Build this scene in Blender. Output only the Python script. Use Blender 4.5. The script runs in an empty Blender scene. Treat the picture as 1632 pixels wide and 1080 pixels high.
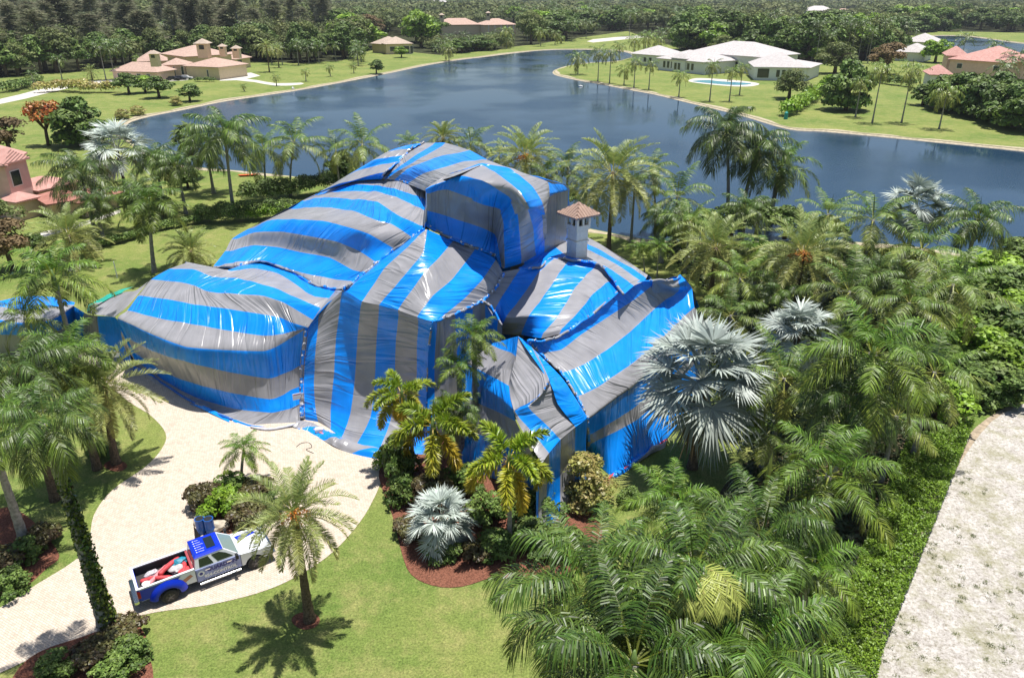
import bpy, bmesh, math, random
import numpy as np
from mathutils import Vector, Matrix
from mathutils.geometry import tessellate_polygon
# ------------------------------------------------------------ camera, sky, sun
sc = bpy.context.scene
F = 1200.; H = 28.5; HZ = -10.
TH = math.atan((540 - HZ) / F)
cd = bpy.data.cameras.new("camera"); cam = bpy.data.objects.new("camera", cd)
sc.collection.objects.link(cam); sc.camera = cam
cd.sensor_width = 36; cd.lens = F / 1632 * 36; cd.clip_end = 6000; cd.clip_start = .5
cam.location = (0, 0, H); cam.rotation_euler = (math.pi / 2 - TH, 0, 0)
w = bpy.data.worlds.new("World"); sc.world = w; w.use_nodes = True
nt = w.node_tree; bg = nt.nodes['Background']; sky = nt.nodes.new('ShaderNodeTexSky')
sky.sky_type = 'NISHITA'; sky.sun_disc = False
SE = math.radians(80.5); SD = Vector((0.72, 0.69, 0))     # direction towards the sun
sky.sun_elevation = SE; sky.sun_rotation = math.atan2(SD.x, SD.y)
sky.air_density = 1.0; sky.dust_density = 1.2; sky.ozone_density = 1.5
nt.links.new(sky.outputs[0], bg.inputs[0]); bg.inputs[1].default_value = .078
sd = Vector((SD.x * math.cos(SE), SD.y * math.cos(SE), math.sin(SE)))
sl = bpy.data.lights.new("sun", 'SUN'); sl.energy = 5.0; sl.angle = math.radians(.5); sl.color = (1, .965, .91)
so = bpy.data.objects.new("sun", sl); sc.collection.objects.link(so)
so.rotation_euler = sd.to_track_quat('Z', 'Y').to_euler()
sc.view_settings.view_transform = 'Standard'; sc.view_settings.look = 'None'
sc.view_settings.exposure = 0.38; sc.view_settings.gamma = 1
sc.cycles.max_bounces = 6; sc.cycles.transparent_max_bounces = 4
sc.cycles.diffuse_bounces = 2; sc.cycles.glossy_bounces = 2; sc.cycles.transmission_bounces = 3
sc.cycles.caustics_reflective = False; sc.cycles.caustics_refractive = False
COL = sc.collection
RNG = np.random.RandomState(7); random.seed(7)

def at(px, py, z=0.):
    a = (px - 816) / F; b = (py - 540) / F
    fy = math.cos(TH) - b * math.sin(TH); dn = math.sin(TH) + b * math.cos(TH)
    t = (H - z) / dn
    return Vector((a * t, fy * t, z))
def depth(p): return p[1] * math.cos(TH) + (H - p[2]) * math.sin(TH)
def proj(p):
    d = depth(p); v = (H - p[2]) * math.cos(TH) - p[1] * math.sin(TH)
    return 816 + F * p[0] / d, 540 + F * v / d
def zup(px, py, py2):
    g = at(px, py); lo, hi = 0., 27.
    for _ in range(40):
        m = (lo + hi) / 2
        if proj((g.x, g.y, m))[1] > py2: lo = m
        else: hi = m
    return lo
# ------------------------------------------------------------ materials
MATS = {}
def mat(name, col=(.5, .5, .5), rough=.6, metal=0., spec=.5, var=.0, scale=2., bump=0., bscale=20., col2=None, trans=0., emit=None, aniso=None):
    if name in MATS: return MATS[name]
    m = bpy.data.materials.new(name); m.use_nodes = True; n = m.node_tree.nodes; l = m.node_tree.links
    b = n['Principled BSDF']; b.inputs['Roughness'].default_value = rough; b.inputs['Metallic'].default_value = metal
    b.inputs['Specular IOR Level'].default_value = spec
    tc = n.new('ShaderNodeTexCoord')
    no = n.new('ShaderNodeTexNoise'); no.inputs['Scale'].default_value = scale; no.inputs['Detail'].default_value = 5
    l.new(tc.outputs['Object'], no.inputs['Vector'])
    mx = n.new('ShaderNodeMix'); mx.data_type = 'RGBA'
    c2 = col2 if col2 else tuple(max(0, c * (1 - var)) for c in col)
    c1 = col if col2 else tuple(min(1, c * (1 + var)) for c in col)
    mx.inputs[6].default_value = (*c1, 1); mx.inputs[7].default_value = (*c2, 1)
    mr = n.new('ShaderNodeMapRange'); mr.inputs[1].default_value = .3; mr.inputs[2].default_value = .7
    l.new(no.outputs[0], mr.inputs[0]); l.new(mr.outputs[0], mx.inputs[0]); l.new(mx.outputs[2], b.inputs['Base Color'])
    if bump:
        n2 = n.new('ShaderNodeTexNoise'); n2.inputs['Scale'].default_value = bscale; n2.inputs['Detail'].default_value = 4
        l.new(tc.outputs['Object'], n2.inputs['Vector'])
        bp = n.new('ShaderNodeBump'); bp.inputs['Strength'].default_value = bump; bp.inputs['Distance'].default_value = .1
        l.new(n2.outputs[0], bp.inputs['Height']); l.new(bp.outputs[0], b.inputs['Normal'])
    MATS[name] = m; return m
# ------------------------------------------------------------ mesh helpers
def np_mesh(name, V, Fc, loops=None, smooth=False):
    """V (n,3); Fc list of arrays of quads/tris"""
    me = bpy.data.meshes.new(name)
    V = np.asarray(V, dtype=np.float32)
    fs = [np.asarray(f, dtype=np.int32) for f in Fc if len(f)]
    li = np.concatenate([f.ravel() for f in fs]); tot = np.concatenate([np.full(len(f), f.shape[1], dtype=np.int32) for f in fs])
    st = np.concatenate([[0], np.cumsum(tot)[:-1]]).astype(np.int32)
    me.vertices.add(len(V)); me.vertices.foreach_set('co', V.ravel())
    me.loops.add(len(li)); me.loops.foreach_set('vertex_index', li)
    me.polygons.add(len(tot)); me.polygons.foreach_set('loop_start', st); me.polygons.foreach_set('loop_total', tot)
    me.polygons.foreach_set('use_smooth', np.full(len(tot), smooth))
    me.update(calc_edges=True); return me
def setp(o, label=None, cat=None, group=None, kind=None):
    if label: o['label'] = label
    if cat: o['category'] = cat
    if group: o['group'] = group
    if kind: o['kind'] = kind
    return o
def mk(name, me, m=None, parent=None, **k):
    o = bpy.data.objects.new(name, me); COL.objects.link(o)
    if m is not None and not me.materials:
        for q in (m if isinstance(m, (list, tuple)) else [m]): me.materials.append(q)
    if parent is not None: o.parent = parent
    return setp(o, **k)
def empty(name, loc=(0, 0, 0), rz=0., **k):
    o = bpy.data.objects.new(name, None); COL.objects.link(o); o.location = loc; o.rotation_euler = (0, 0, rz)
    o.empty_display_size = .3
    return setp(o, **k)
def copy_tree(o, parent=None):
    c = o.copy(); COL.objects.link(c); c.parent = parent
    for ch in list(o.children): copy_tree(ch, c)
    return c
class MB:
    """collects boxes, prisms, tubes into one mesh with material slots"""
    def __init__(s): s.v = []; s.f = []; s.m = []
    def add(s, vs, fs, mi=0):
        k = len(s.v); s.v += [tuple(v) for v in vs]; s.f += [[i + k for i in f] for f in fs]; s.m += [mi] * len(fs); return s
    def box(s, x0, x1, y0, y1, z0, z1, mi=0, M=None):
        vs = [Vector((x, y, z)) for z in (z0, z1) for y in (y0, y1) for x in (x0, x1)]
        if M is not None: vs = [M @ v for v in vs]
        return s.add(vs, [(0, 2, 3, 1), (4, 5, 7, 6), (0, 1, 5, 4), (2, 6, 7, 3), (0, 4, 6, 2), (1, 3, 7, 5)], mi)
    def tube(s, pts, rad, n=8, mi=0, cap=True):
        pts = [Vector(p) for p in pts]; rad = rad if isinstance(rad, (list, tuple)) else [rad] * len(pts)
        vs = []; fs = []
        for i, p in enumerate(pts):
            d = (pts[min(i + 1, len(pts) - 1)] - pts[max(i - 1, 0)]).normalized()
            a = d.cross(Vector((0, 0, 1)) if abs(d.z) < .9 else Vector((1, 0, 0))).normalized(); b = d.cross(a)
            for k in range(n):
                t = 2 * math.pi * k / n; vs.append(p + (a * math.cos(t) + b * math.sin(t)) * rad[i])
        for i in range(len(pts) - 1):
            for k in range(n):
                k2 = (k + 1) % n; fs.append((i * n + k, i * n + k2, (i + 1) * n + k2, (i + 1) * n + k))
        if cap: fs.append(list(range(n))); fs.append([(len(pts) - 1) * n + k for k in range(n)][::-1])
        return s.add(vs, fs, mi)
    def poly(s, pts, mi=0): return s.add(pts, [list(range(len(pts)))], mi)
    def prism(s, pts, z0, z1, mi=0):
        n = len(pts); vs = [(p[0], p[1], z0) for p in pts] + [(p[0], p[1], z1) for p in pts]
        return s.add(vs, [list(range(n))[::-1], list(range(n, 2 * n))] + [(i, (i + 1) % n, n + (i + 1) % n, n + i) for i in range(n)], mi)
    def build(s, name, m, parent=None, smooth=False, bevel=0, **k):
        me = bpy.data.meshes.new(name); me.from_pydata(s.v, [], s.f)
        bm = bmesh.new(); bm.from_mesh(me); bmesh.ops.recalc_face_normals(bm, faces=bm.faces[:])
        if bevel: bmesh.ops.bevel(bm, geom=bm.edges[:], offset=bevel, segments=2, affect='EDGES', clamp_overlap=True)
        else:
            pass
        bm.to_mesh(me); bm.free()
        if not bevel: me.polygons.foreach_set('material_index', s.m)
        if smooth: me.polygons.foreach_set('use_smooth', [True] * len(me.polygons))
        return mk(name, me, m, parent, **k)
def hash2(ix, iy, seed=0):
    h = (ix.astype(np.int64) * 374761393 + iy.astype(np.int64) * 668265263 + seed * 974634777) & 0x7fffffff
    h = ((h ^ (h >> 13)) * 1274126177) & 0x7fffffff
    return ((h ^ (h >> 16)) & 0xffff) / 65535.
def vnoise(x, y, seed=0):
    x = np.asarray(x, float); y = np.asarray(y, float)
    ix = np.floor(x); iy = np.floor(y); fx = x - ix; fy = y - iy
    fx = fx * fx * (3 - 2 * fx); fy = fy * fy * (3 - 2 * fy)
    a = hash2(ix, iy, seed); b = hash2(ix + 1, iy, seed); c = hash2(ix, iy + 1, seed); d = hash2(ix + 1, iy + 1, seed)
    return (a * (1 - fx) + b * fx) * (1 - fy) + (c * (1 - fx) + d * fx) * fy
# ------------------------------------------------------------ ground, water
def smooth_poly(P, n=6, closed=True):
    P = [Vector(p) for p in P]; out = []; N = len(P)
    for i in range(N if closed else N - 1):
        g = (lambda k: P[k % N]) if closed else (lambda k: P[max(0, min(N - 1, k))])
        p0, p1, p2, p3 = g(i - 1), g(i), g(i + 1), g(i + 2)
        for k in range(n):
            t = k / n
            out.append(.5 * ((2 * p1) + (p2 - p0) * t + (2 * p0 - 5 * p1 + 4 * p2 - p3) * t * t + (3 * p1 - p0 - 3 * p2 + p3) * t ** 3))
    if not closed: out.append(P[-1])
    return out
LAKE = [(195, 200), (225, 186), (290, 173), (360, 159), (450, 146), (520, 134), (600, 119), (700, 99), (760, 91), (850, 80.5), (915, 78), (985, 80), (1010, 88), (985, 97), (930, 101),
        (893, 108), (884, 116), (905, 123), (965, 134), (1013, 143), (1048, 149.5), (1100, 162), (1180, 181), (1257, 203), (1312, 207), (1398, 214.5), (1484, 223), (1632, 238), (1850, 262), (2050, 330), (1950, 420),
        (1720, 440), (1632, 432), (1560, 410), (1450, 392), (1330, 384), (1200, 384), (1050, 383), (950, 366), (850, 346), (700, 318), (520, 288), (405, 274), (290, 262), (215, 232)]
LAKE2 = [(1470, 58), (1530, 56.5), (1580, 62), (1625, 68), (1700, 74), (1800, 84), (1700, 96), (1625, 92), (1560, 88), (1490, 80), (1440, 70)]
def ground_mats():
    m = bpy.data.materials.new('lawn'); m.use_nodes = True; n = m.node_tree.nodes; l = m.node_tree.links; b = n['Principled BSDF']
    b.inputs['Roughness'].default_value = .9; b.inputs['Specular IOR Level'].default_value = .15
    tc = n.new('ShaderNodeTexCoord')
    def noise(s, d=4, r=.6):
        q = n.new('ShaderNodeTexNoise'); q.inputs['Scale'].default_value = s; q.inputs['Detail'].default_value = d; q.inputs['Roughness'].default_value = r
        l.new(tc.outputs['Object'], q.inputs['Vector']); return q
    def ramp(src, a, c, c0, c1):
        r = n.new('ShaderNodeValToRGB'); r.color_ramp.elements[0].position = a; r.color_ramp.elements[1].position = c
        r.color_ramp.elements[0].color = (*c0, 1); r.color_ramp.elements[1].color = (*c1, 1); l.new(src, r.inputs[0]); return r
    def mix(f, a, b2, t='MIX'):
        q = n.new('ShaderNodeMix'); q.data_type = 'RGBA'; q.blend_type = t
        if isinstance(f, float): q.inputs[0].default_value = f
        else: l.new(f, q.inputs[0])
        l.new(a, q.inputs[6]); l.new(b2, q.inputs[7]); return q.outputs[2]
    big = ramp(noise(.07, 3).outputs[0], .35, .65, (.125, .20, .045), (.225, .265, .078))
    mid = ramp(noise(.45, 8, .75).outputs[0], .46, .64, (0, 0, 0), (1, 1, 1))
    dry = n.new('ShaderNodeRGB'); dry.outputs[0].default_value = (.33, .31, .13, 1)
    f = n.new('ShaderNodeMath'); f.operation = 'MULTIPLY'; f.inputs[1].default_value = .6; l.new(mid.outputs[0], f.inputs[0])
    c = mix(f.outputs[0], big.outputs[0], dry.outputs[0])
    fine = ramp(noise(9, 6, .8).outputs[0], .33, .67, (.40, .42, .40), (1.5, 1.45, 1.4))
    c = mix(1., c, fine.outputs[0], 'MULTIPLY')
    l.new(c, b.inputs['Base Color'])
    f2 = ramp(noise(2.2, 8, .8).outputs[0], .36, .64, (.78, .80, .74), (1.16, 1.13, 1.1)); c = mix(1., c, f2.outputs[0], 'MULTIPLY'); l.new(c, b.inputs['Base Color'])
    bp = n.new('ShaderNodeBump'); bp.inputs['Strength'].default_value = .6; bp.inputs['Distance'].default_value = .08
    l.new(noise(14, 5, .8).outputs[0], bp.inputs['Height']); l.new(bp.outputs[0], b.inputs['Normal'])
    MATS['lawn'] = m
    # bare sand lot with sparse weeds
    m = bpy.data.materials.new('sand_lot'); m.use_nodes = True; n = m.node_tree.nodes; l = m.node_tree.links; b = n['Principled BSDF']
    b.inputs['Roughness'].default_value = .95; b.inputs['Specular IOR Level'].default_value = .1
    tc = n.new('ShaderNodeTexCoord')
    base = ramp(noise(1.2, 6, .7).outputs[0], .3, .7, (.44, .405, .37), (.74, .70, .66))
    spots = ramp(noise(5.5, 9, .8).outputs[0], .46, .64, (1, 1, 1), (.42, .39, .33))
    c = mix(1., base.outputs[0], spots.outputs[0], 'MULTIPLY')
    gr = ramp(noise(.5, 9, .8).outputs[0], .47, .60, (0, 0, 0), (1, 1, 1)); gc = n.new('ShaderNodeRGB'); gc.outputs[0].default_value = (.26, .25, .12, 1)
    f = n.new('ShaderNodeMath'); f.operation = 'MULTIPLY'; f.inputs[1].default_value = .6; l.new(gr.outputs[0], f.inputs[0])
    c = mix(f.outputs[0], c, gc.outputs[0]); l.new(c, b.inputs['Base Color'])
    bp = n.new('ShaderNodeBump'); bp.inputs['Strength'].default_value = .8; bp.inputs['Distance'].default_value = .25
    l.new(noise(3, 8, .7).outputs[0], bp.inputs['Height']); l.new(bp.outputs[0], b.inputs['Normal'])
    MATS['sand_lot'] = m
    # pavers
    m = bpy.data.materials.new('pavers'); m.use_nodes = True; n = m.node_tree.nodes; l = m.node_tree.links; b = n['Principled BSDF']
    b.inputs['Roughness'].default_value = .85; b.inputs['Specular IOR Level'].default_value = .2
    tc = n.new('ShaderNodeTexCoord')
    br = n.new('ShaderNodeTexBrick'); br.inputs['Scale'].default_value = 2.2; br.inputs['Mortar Size'].default_value = .022; br.offset = .5
    br.inputs['Color1'].default_value = (.66, .585, .49, 1); br.inputs['Color2'].default_value = (.56, .475, .385, 1); br.inputs['Mortar'].default_value = (.34, .30, .25, 1)
    mp = n.new('ShaderNodeMapping'); mp.inputs['Rotation'].default_value = (0, 0, .5); l.new(tc.outputs['Object'], mp.inputs[0]); l.new(mp.outputs[0], br.inputs[0])
    st = ramp(noise(1.8, 7, .75).outputs[0], .35, .68, (.84, .82, .80), (1.06, 1.03, 1.0))
    c = mix(1., br.outputs[0], st.outputs[0], 'MULTIPLY'); l.new(c, b.inputs['Base Color'])
    MATS['pavers'] = m
    # water
    m = bpy.data.materials.new('lake_water'); m.use_nodes = True; n = m.node_tree.nodes; l = m.node_tree.links; b = n['Principled BSDF']
    b.inputs['Base Color'].default_value = (.020, .048, .088, 1); b.inputs['Roughness'].default_value = .08; b.inputs['IOR'].default_value = 1.33
    tc = n.new('ShaderNodeTexCoord'); mp = n.new('ShaderNodeMapping'); mp.inputs['Scale'].default_value = (1, 2.2, 1); mp.inputs['Rotation'].default_value = (0, 0, .2)
    l.new(tc.outputs['Object'], mp.inputs[0])
    q = n.new('ShaderNodeTexNoise'); q.inputs['Scale'].default_value = .9; q.inputs['Detail'].default_value = 6; q.inputs['Roughness'].default_value = .65; l.new(mp.outputs[0], q.inputs[0])
    q2 = n.new('ShaderNodeTexNoise'); q2.inputs['Scale'].default_value = .035; q2.inputs['Detail'].default_value = 3; l.new(tc.outputs['Object'], q2.inputs[0])
    mr = n.new('ShaderNodeMapRange'); mr.inputs[1].default_value = .4; mr.inputs[2].default_value = .62; mr.inputs[3].default_value = .008; mr.inputs[4].default_value = .13
    l.new(q2.outputs[0], mr.inputs[0])
    m2 = n.new('ShaderNodeMapRange'); m2.inputs[1].default_value = .38; m2.inputs[2].default_value = .62; m2.inputs[3].default_value = .05; m2.inputs[4].default_value = .22; l.new(q2.outputs[0], m2.inputs[0]); l.new(m2.outputs[0], b.inputs['Roughness'])
    bp = n.new('ShaderNodeBump'); bp.inputs['Distance'].default_value = .5; l.new(mr.outputs[0], bp.inputs['Strength'])
    l.new(q.outputs[0], bp.inputs['Height']); l.new(bp.outputs[0], b.inputs['Normal'])
    MATS['lake_water'] = m
ground_mats()
mat('bank_sand', (.42, .36, .26), .95, var=.25, scale=1.5, spec=.1)
mat('mulch', (.20, .085, .055), .95, var=.5, scale=12, bump=.6, bscale=25, spec=.1)
mat('concrete', (.55, .52, .47), .9, var=.12, scale=1, spec=.2)
mat('asphalt', (.16, .155, .15), .9, var=.15, scale=1, spec=.2)
def pix_poly(P, z=0., n=5): return [p for p in smooth_poly([at(x, y, z) for x, y in P], n)]
lake = pix_poly(LAKE, 0, 4); lake2 = pix_poly(LAKE2, 0, 3)
def build_ground():
    outer = [Vector((-3500, -150, 0)), Vector((3500, -150, 0)), Vector((3500, 5000, 0)), Vector((-3500, 5000, 0))]
    loops = [outer, lake, lake2]; tris = tessellate_polygon(loops)
    V = [p for lp in loops for p in lp]
    b = MB(); b.add(V, [t for t in tris if len(set(t)) == 3])
    o = b.build('ground', MATS['lawn'], kind='structure')
    for p in o.data.polygons:
        if p.normal.z < 0: p.flip()
    for i, lp in enumerate((lake, lake2)):
        c = MB(); n = len(lp); cen = sum(lp, Vector()) / n
        area = sum(lp[k].x * lp[(k + 1) % n].y - lp[(k + 1) % n].x * lp[k].y for k in range(n)); sg = 1 if area > 0 else -1
        rings = []
        for off, z in ((-1.3, .012), (-.2, .004), (1.2, -.45), (3.5, -1.2)):
            r = []
            for k in range(n):
                t = (lp[(k + 1) % n] - lp[k - 1]).normalized(); nr = Vector((-t.y, t.x, 0)) * sg
                wob = 1 + .5 * math.sin(k * 1.7) + .3 * math.sin(k * .6)
                q = lp[k] + nr * (off * (wob if off < -1 else 1)); r.append((q.x, q.y, z))
            rings.append(r)
        vs = [v for r in rings for v in r]
        fs = [(j * n + k, j * n + (k + 1) % n, (j + 1) * n + (k + 1) % n, (j + 1) * n + k) for j in range(3) for k in range(n)]
        c.add(vs, fs); c.build('lake_bank', MATS['bank_sand'], smooth=False, kind='structure')
        x0 = min(p.x for p in lp) - 4; x1 = max(p.x for p in lp) + 4; y0 = min(p.y for p in lp) - 4; y1 = max(p.y for p in lp) + 4
        wv = MB(); wv.poly([(x0, y0, -.3), (x1, y0, -.3), (x1, y1, -.3), (x0, y1, -.3)]); wv.build('water', MATS['lake_water'], kind='structure')
build_ground()
def sheet(name, P, z, m, n=5, kind='structure'):
    pts = pix_poly(P, 0, n) if n > 1 else [at(*p) for p in P]
    t = tessellate_polygon([pts]); b = MB(); b.add([(p.x, p.y, z) for p in pts], [q for q in t])
    o = b.build(name, MATS[m], kind=kind)
    if o.data.polygons[0].normal.z < 0:
        for p in o.data.polygons: p.flip()
    return o
DRIVE = [(-160, 1010), (-60, 985), (0, 968), (60, 930), (112, 898), (140, 870), (150, 820), (180, 780), (230, 745), (258, 715), (264, 690), (240, 662), (205, 640), (170, 610), (120, 560), (150, 520), (260, 520),
         (420, 600), (560, 640), (640, 690), (640, 730), (612, 760), (598, 790), (575, 830), (530, 880), (470, 920), (410, 945), (330, 964), (250, 975), (195, 990), (130, 1022), (60, 1045), (0, 1072), (-90, 1110), (-180, 1140)]
sheet('driveway', DRIVE, .02, 'pavers', 4)
E2 = """
"""
sheet('sand_lot', [(1660, 640), (1612, 650), (1560, 682), (1520, 740), (1480, 800), (1447, 880), (1414, 950), (1383, 1020), (1340, 1110), (1300, 1200), (1700, 1300), (2100, 1100), (2000, 720), (1800, 630)], .012, 'sand_lot', 4)
mat('dry_soil', (.36, .29, .21), .95, var=.35, scale=2.5, spec=.1, bump=.6, bscale=6)
sheet('dirt_strip', [(1625, 645), (1580, 672), (1535, 730), (1497, 800), (1466, 880), (1430, 950), (1402, 1020), (1368, 1110), (1350, 1110), (1378, 1020), (1408, 950), (1442, 880), (1474, 800), (1514, 735), (1556, 680), (1605, 648)], .018, 'dry_soil', 3)
sheet('planting_bed', [(604, 762), (625, 820), (640, 880), (655, 915), (690, 933), (735, 935), (790, 920), (850, 925), (930, 900), (960, 840), (900, 790), (800, 740), (700, 700), (640, 700), (612, 735)], .03, 'mulch', 3)
sheet('planting_bed', [(465, 990), (475, 1000), (490, 1003), (505, 997), (510, 986), (500, 977), (483, 975), (468, 981)], .016, 'mulch', 3)
sheet('planting_bed', [(318, 815), (330, 838), (362, 852), (400, 848), (430, 825), (435, 800), (415, 778), (385, 768), (350, 772), (325, 790)], .035, 'mulch', 3)
sheet('planting_bed', [(165, 742), (178, 750), (195, 750), (203, 742), (195, 735), (175, 734)], .016, 'mulch', 3)
sheet('planting_bed', [(-60, 880), (-60, 960), (0, 950), (40, 935), (75, 905), (95, 885), (70, 850), (40, 820), (0, 810)], .014, 'mulch', 3)
sheet('planting_bed', [(20, 1080), (60, 1040), (130, 1015), (190, 995), (225, 1000), (240, 1050), (235, 1100), (120, 1180), (0, 1160)], .028, 'mulch', 3)
mat('soil', (.10, .085, .05), .95, var=.5, scale=3, spec=.1, bump=.5)
sheet('dirt_bed', [(1120, 850), (1150, 780), (1200, 730), (1330, 700), (1450, 640), (1500, 560), (1550, 640), (1480, 780), (1400, 950), (1330, 1110), (1050, 1120), (960, 1050), (1010, 960)], .008, 'soil', 3)
sheet('far_road', [(-120, 168), (0, 158), (60, 143), (130, 131), (200, 126), (260, 126), (260, 130), (200, 131), (130, 137), (70, 150), (0, 166), (-120, 178)], .01, 'concrete', 2)
sheet('far_road', [(945, 63), (1015, 57), (1080, 53), (1080, 56), (1015, 61), (945, 68)], .01, 'concrete', 2)
sheet('far_path', [(380, 125), (410, 128), (440, 133), (480, 132), (480, 135), (440, 137), (405, 131), (375, 128)], .01, 'concrete', 2)
# ------------------------------------------------------------ the tent
def tent_material():
    m = bpy.data.materials.new('striped_tarpaulin'); m.use_nodes = True; n = m.node_tree.nodes; l = m.node_tree.links; b = n['Principled BSDF']
    uv = n.new('ShaderNodeUVMap'); uv.uv_map = 'cloth'; sx = n.new('ShaderNodeSeparateXYZ'); l.new(uv.outputs[0], sx.inputs[0])
    def math_(op, a, v=None, c=None):
        q = n.new('ShaderNodeMath'); q.operation = op
        for i, s in enumerate((a, v, c)):
            if s is None: continue
            if isinstance(s, (int, float)): q.inputs[i].default_value = s
            else: l.new(s, q.inputs[i])
        return q.outputs[0]
    h = math_('MULTIPLY', sx.outputs[0], .5); fr = math_('FRACT', h); st = math_('GREATER_THAN', fr, .5)
    tc = n.new('ShaderNodeTexCoord'); no = n.new('ShaderNodeTexNoise'); no.inputs['Scale'].default_value = .8; no.inputs['Detail'].default_value = 5; l.new(tc.outputs['Object'], no.inputs[0])
    mr = n.new('ShaderNodeMapRange'); mr.inputs[1].default_value = .3; mr.inputs[2].default_value = .7; mr.inputs[3].default_value = .86; mr.inputs[4].default_value = 1.12; l.new(no.outputs[0], mr.inputs[0])
    mx = n.new('ShaderNodeMix'); mx.data_type = 'RGBA'; l.new(st, mx.inputs[0]); mx.inputs[6].default_value = (.30, .295, .31, 1); mx.inputs[7].default_value = (.003, .25, .88, 1)
    mm = n.new('ShaderNodeMix'); mm.data_type = 'RGBA'; mm.blend_type = 'MULTIPLY'; mm.inputs[0].default_value = 1; l.new(mx.outputs[2], mm.inputs[6]); l.new(mr.outputs[0], mm.inputs[7])
    l.new(mm.outputs[2], b.inputs['Base Color'])
    b.inputs['Roughness'].default_value = .30; b.inputs['Specular IOR Level'].default_value = .5
    # pleats running across the stripes, of two sizes, fading in and out
    cb = n.new('ShaderNodeCombineXYZ'); l.new(math_('MULTIPLY', sx.outputs[0], .22), cb.inputs[0]); l.new(math_('MULTIPLY', sx.outputs[1], .95), cb.inputs[1])
    p1 = n.new('ShaderNodeTexNoise'); p1.inputs['Scale'].default_value = 1.; p1.inputs['Detail'].default_value = 2.5; p1.inputs['Roughness'].default_value = .5; p1.inputs['Distortion'].default_value = .8; l.new(cb.outputs[0], p1.inputs[0])
    p2 = n.new('ShaderNodeTexNoise'); p2.inputs['Scale'].default_value = 1.3; p2.inputs['Detail'].default_value = 6; l.new(tc.outputs['Object'], p2.inputs[0])
    p3 = n.new('ShaderNodeTexNoise'); p3.inputs['Scale'].default_value = .33; p3.inputs['Detail'].default_value = 2; l.new(tc.outputs['Object'], p3.inputs[0])
    ms = n.new('ShaderNodeMapRange'); ms.inputs[1].default_value = .38; ms.inputs[2].default_value = .8; ms.inputs[3].default_value = .12; l.new(p3.outputs[0], ms.inputs[0])
    rg = math_('POWER', math_('SUBTRACT', 1., math_('ABSOLUTE', math_('MULTIPLY_ADD', p1.outputs[0], 5., -2.5))), 2.)
    ad = math_('ADD', math_('MULTIPLY', math_('MULTIPLY', math_('MAXIMUM', rg, 0.), .75), ms.outputs[0]), math_('ADD', math_('MULTIPLY', p1.outputs[0], .9), math_('MULTIPLY', p2.outputs[0], .12)))
    bp = n.new('ShaderNodeBump'); bp.inputs['Strength'].default_value = .8; bp.inputs['Distance'].default_value = .22; l.new(ad, bp.inputs['Height']); l.new(bp.outputs[0], b.inputs['Normal'])
    return m
TENT = tent_material()
def catmull(P, ts):
    """P (n,k) array, ts in [0,n-1]"""
    P = np.asarray(P, float); n = len(P); ts = np.asarray(ts, float)
    i = np.clip(np.floor(ts).astype(int), 0, n - 2); t = (ts - i)[:, None]
    g = lambda k: P[np.clip(k, 0, n - 1)]
    p0, p1, p2, p3 = g(i - 1), g(i), g(i + 1), g(i + 2)
    p0 = np.where((i == 0)[:, None], 2 * p1 - p2, p0); p3 = np.where((i == n - 2)[:, None], 2 * p2 - p1, p3)
    a = .5 * ((p2 - p0)); c = .5 * (p3 - p1)
    cr = p1 + a * t + (3 * (p2 - p1) - 2 * a - c) * t ** 2 + (2 * (p1 - p2) + a + c) * t ** 3
    ln = p1 * (1 - t) + p2 * t
    return .55 * cr + .45 * ln
TX = dict(L=(0, 340, 2.9143), B=(330, 210, 4.075), C=(630, 210, 4.075), D=(700, 380, 3.6), G=(700, 560, 3.6), M=(440, 400, 3.2725), A=(0, 390, 3.6), P=(0, 0, 1.))
TROOT = empty('fumigation_tent', at(600, 560), label='huge blue and grey striped fumigation tent draped over a whole mansion by the lake', cat='tent')
SEAMS = {}; ZS = 1.15
def yplane(px, py, yy):
    b = (py - 540) / F; return H - yy * (math.sin(TH) + b * math.cos(TH)) / (math.cos(TH) - b * math.sin(TH))
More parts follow.
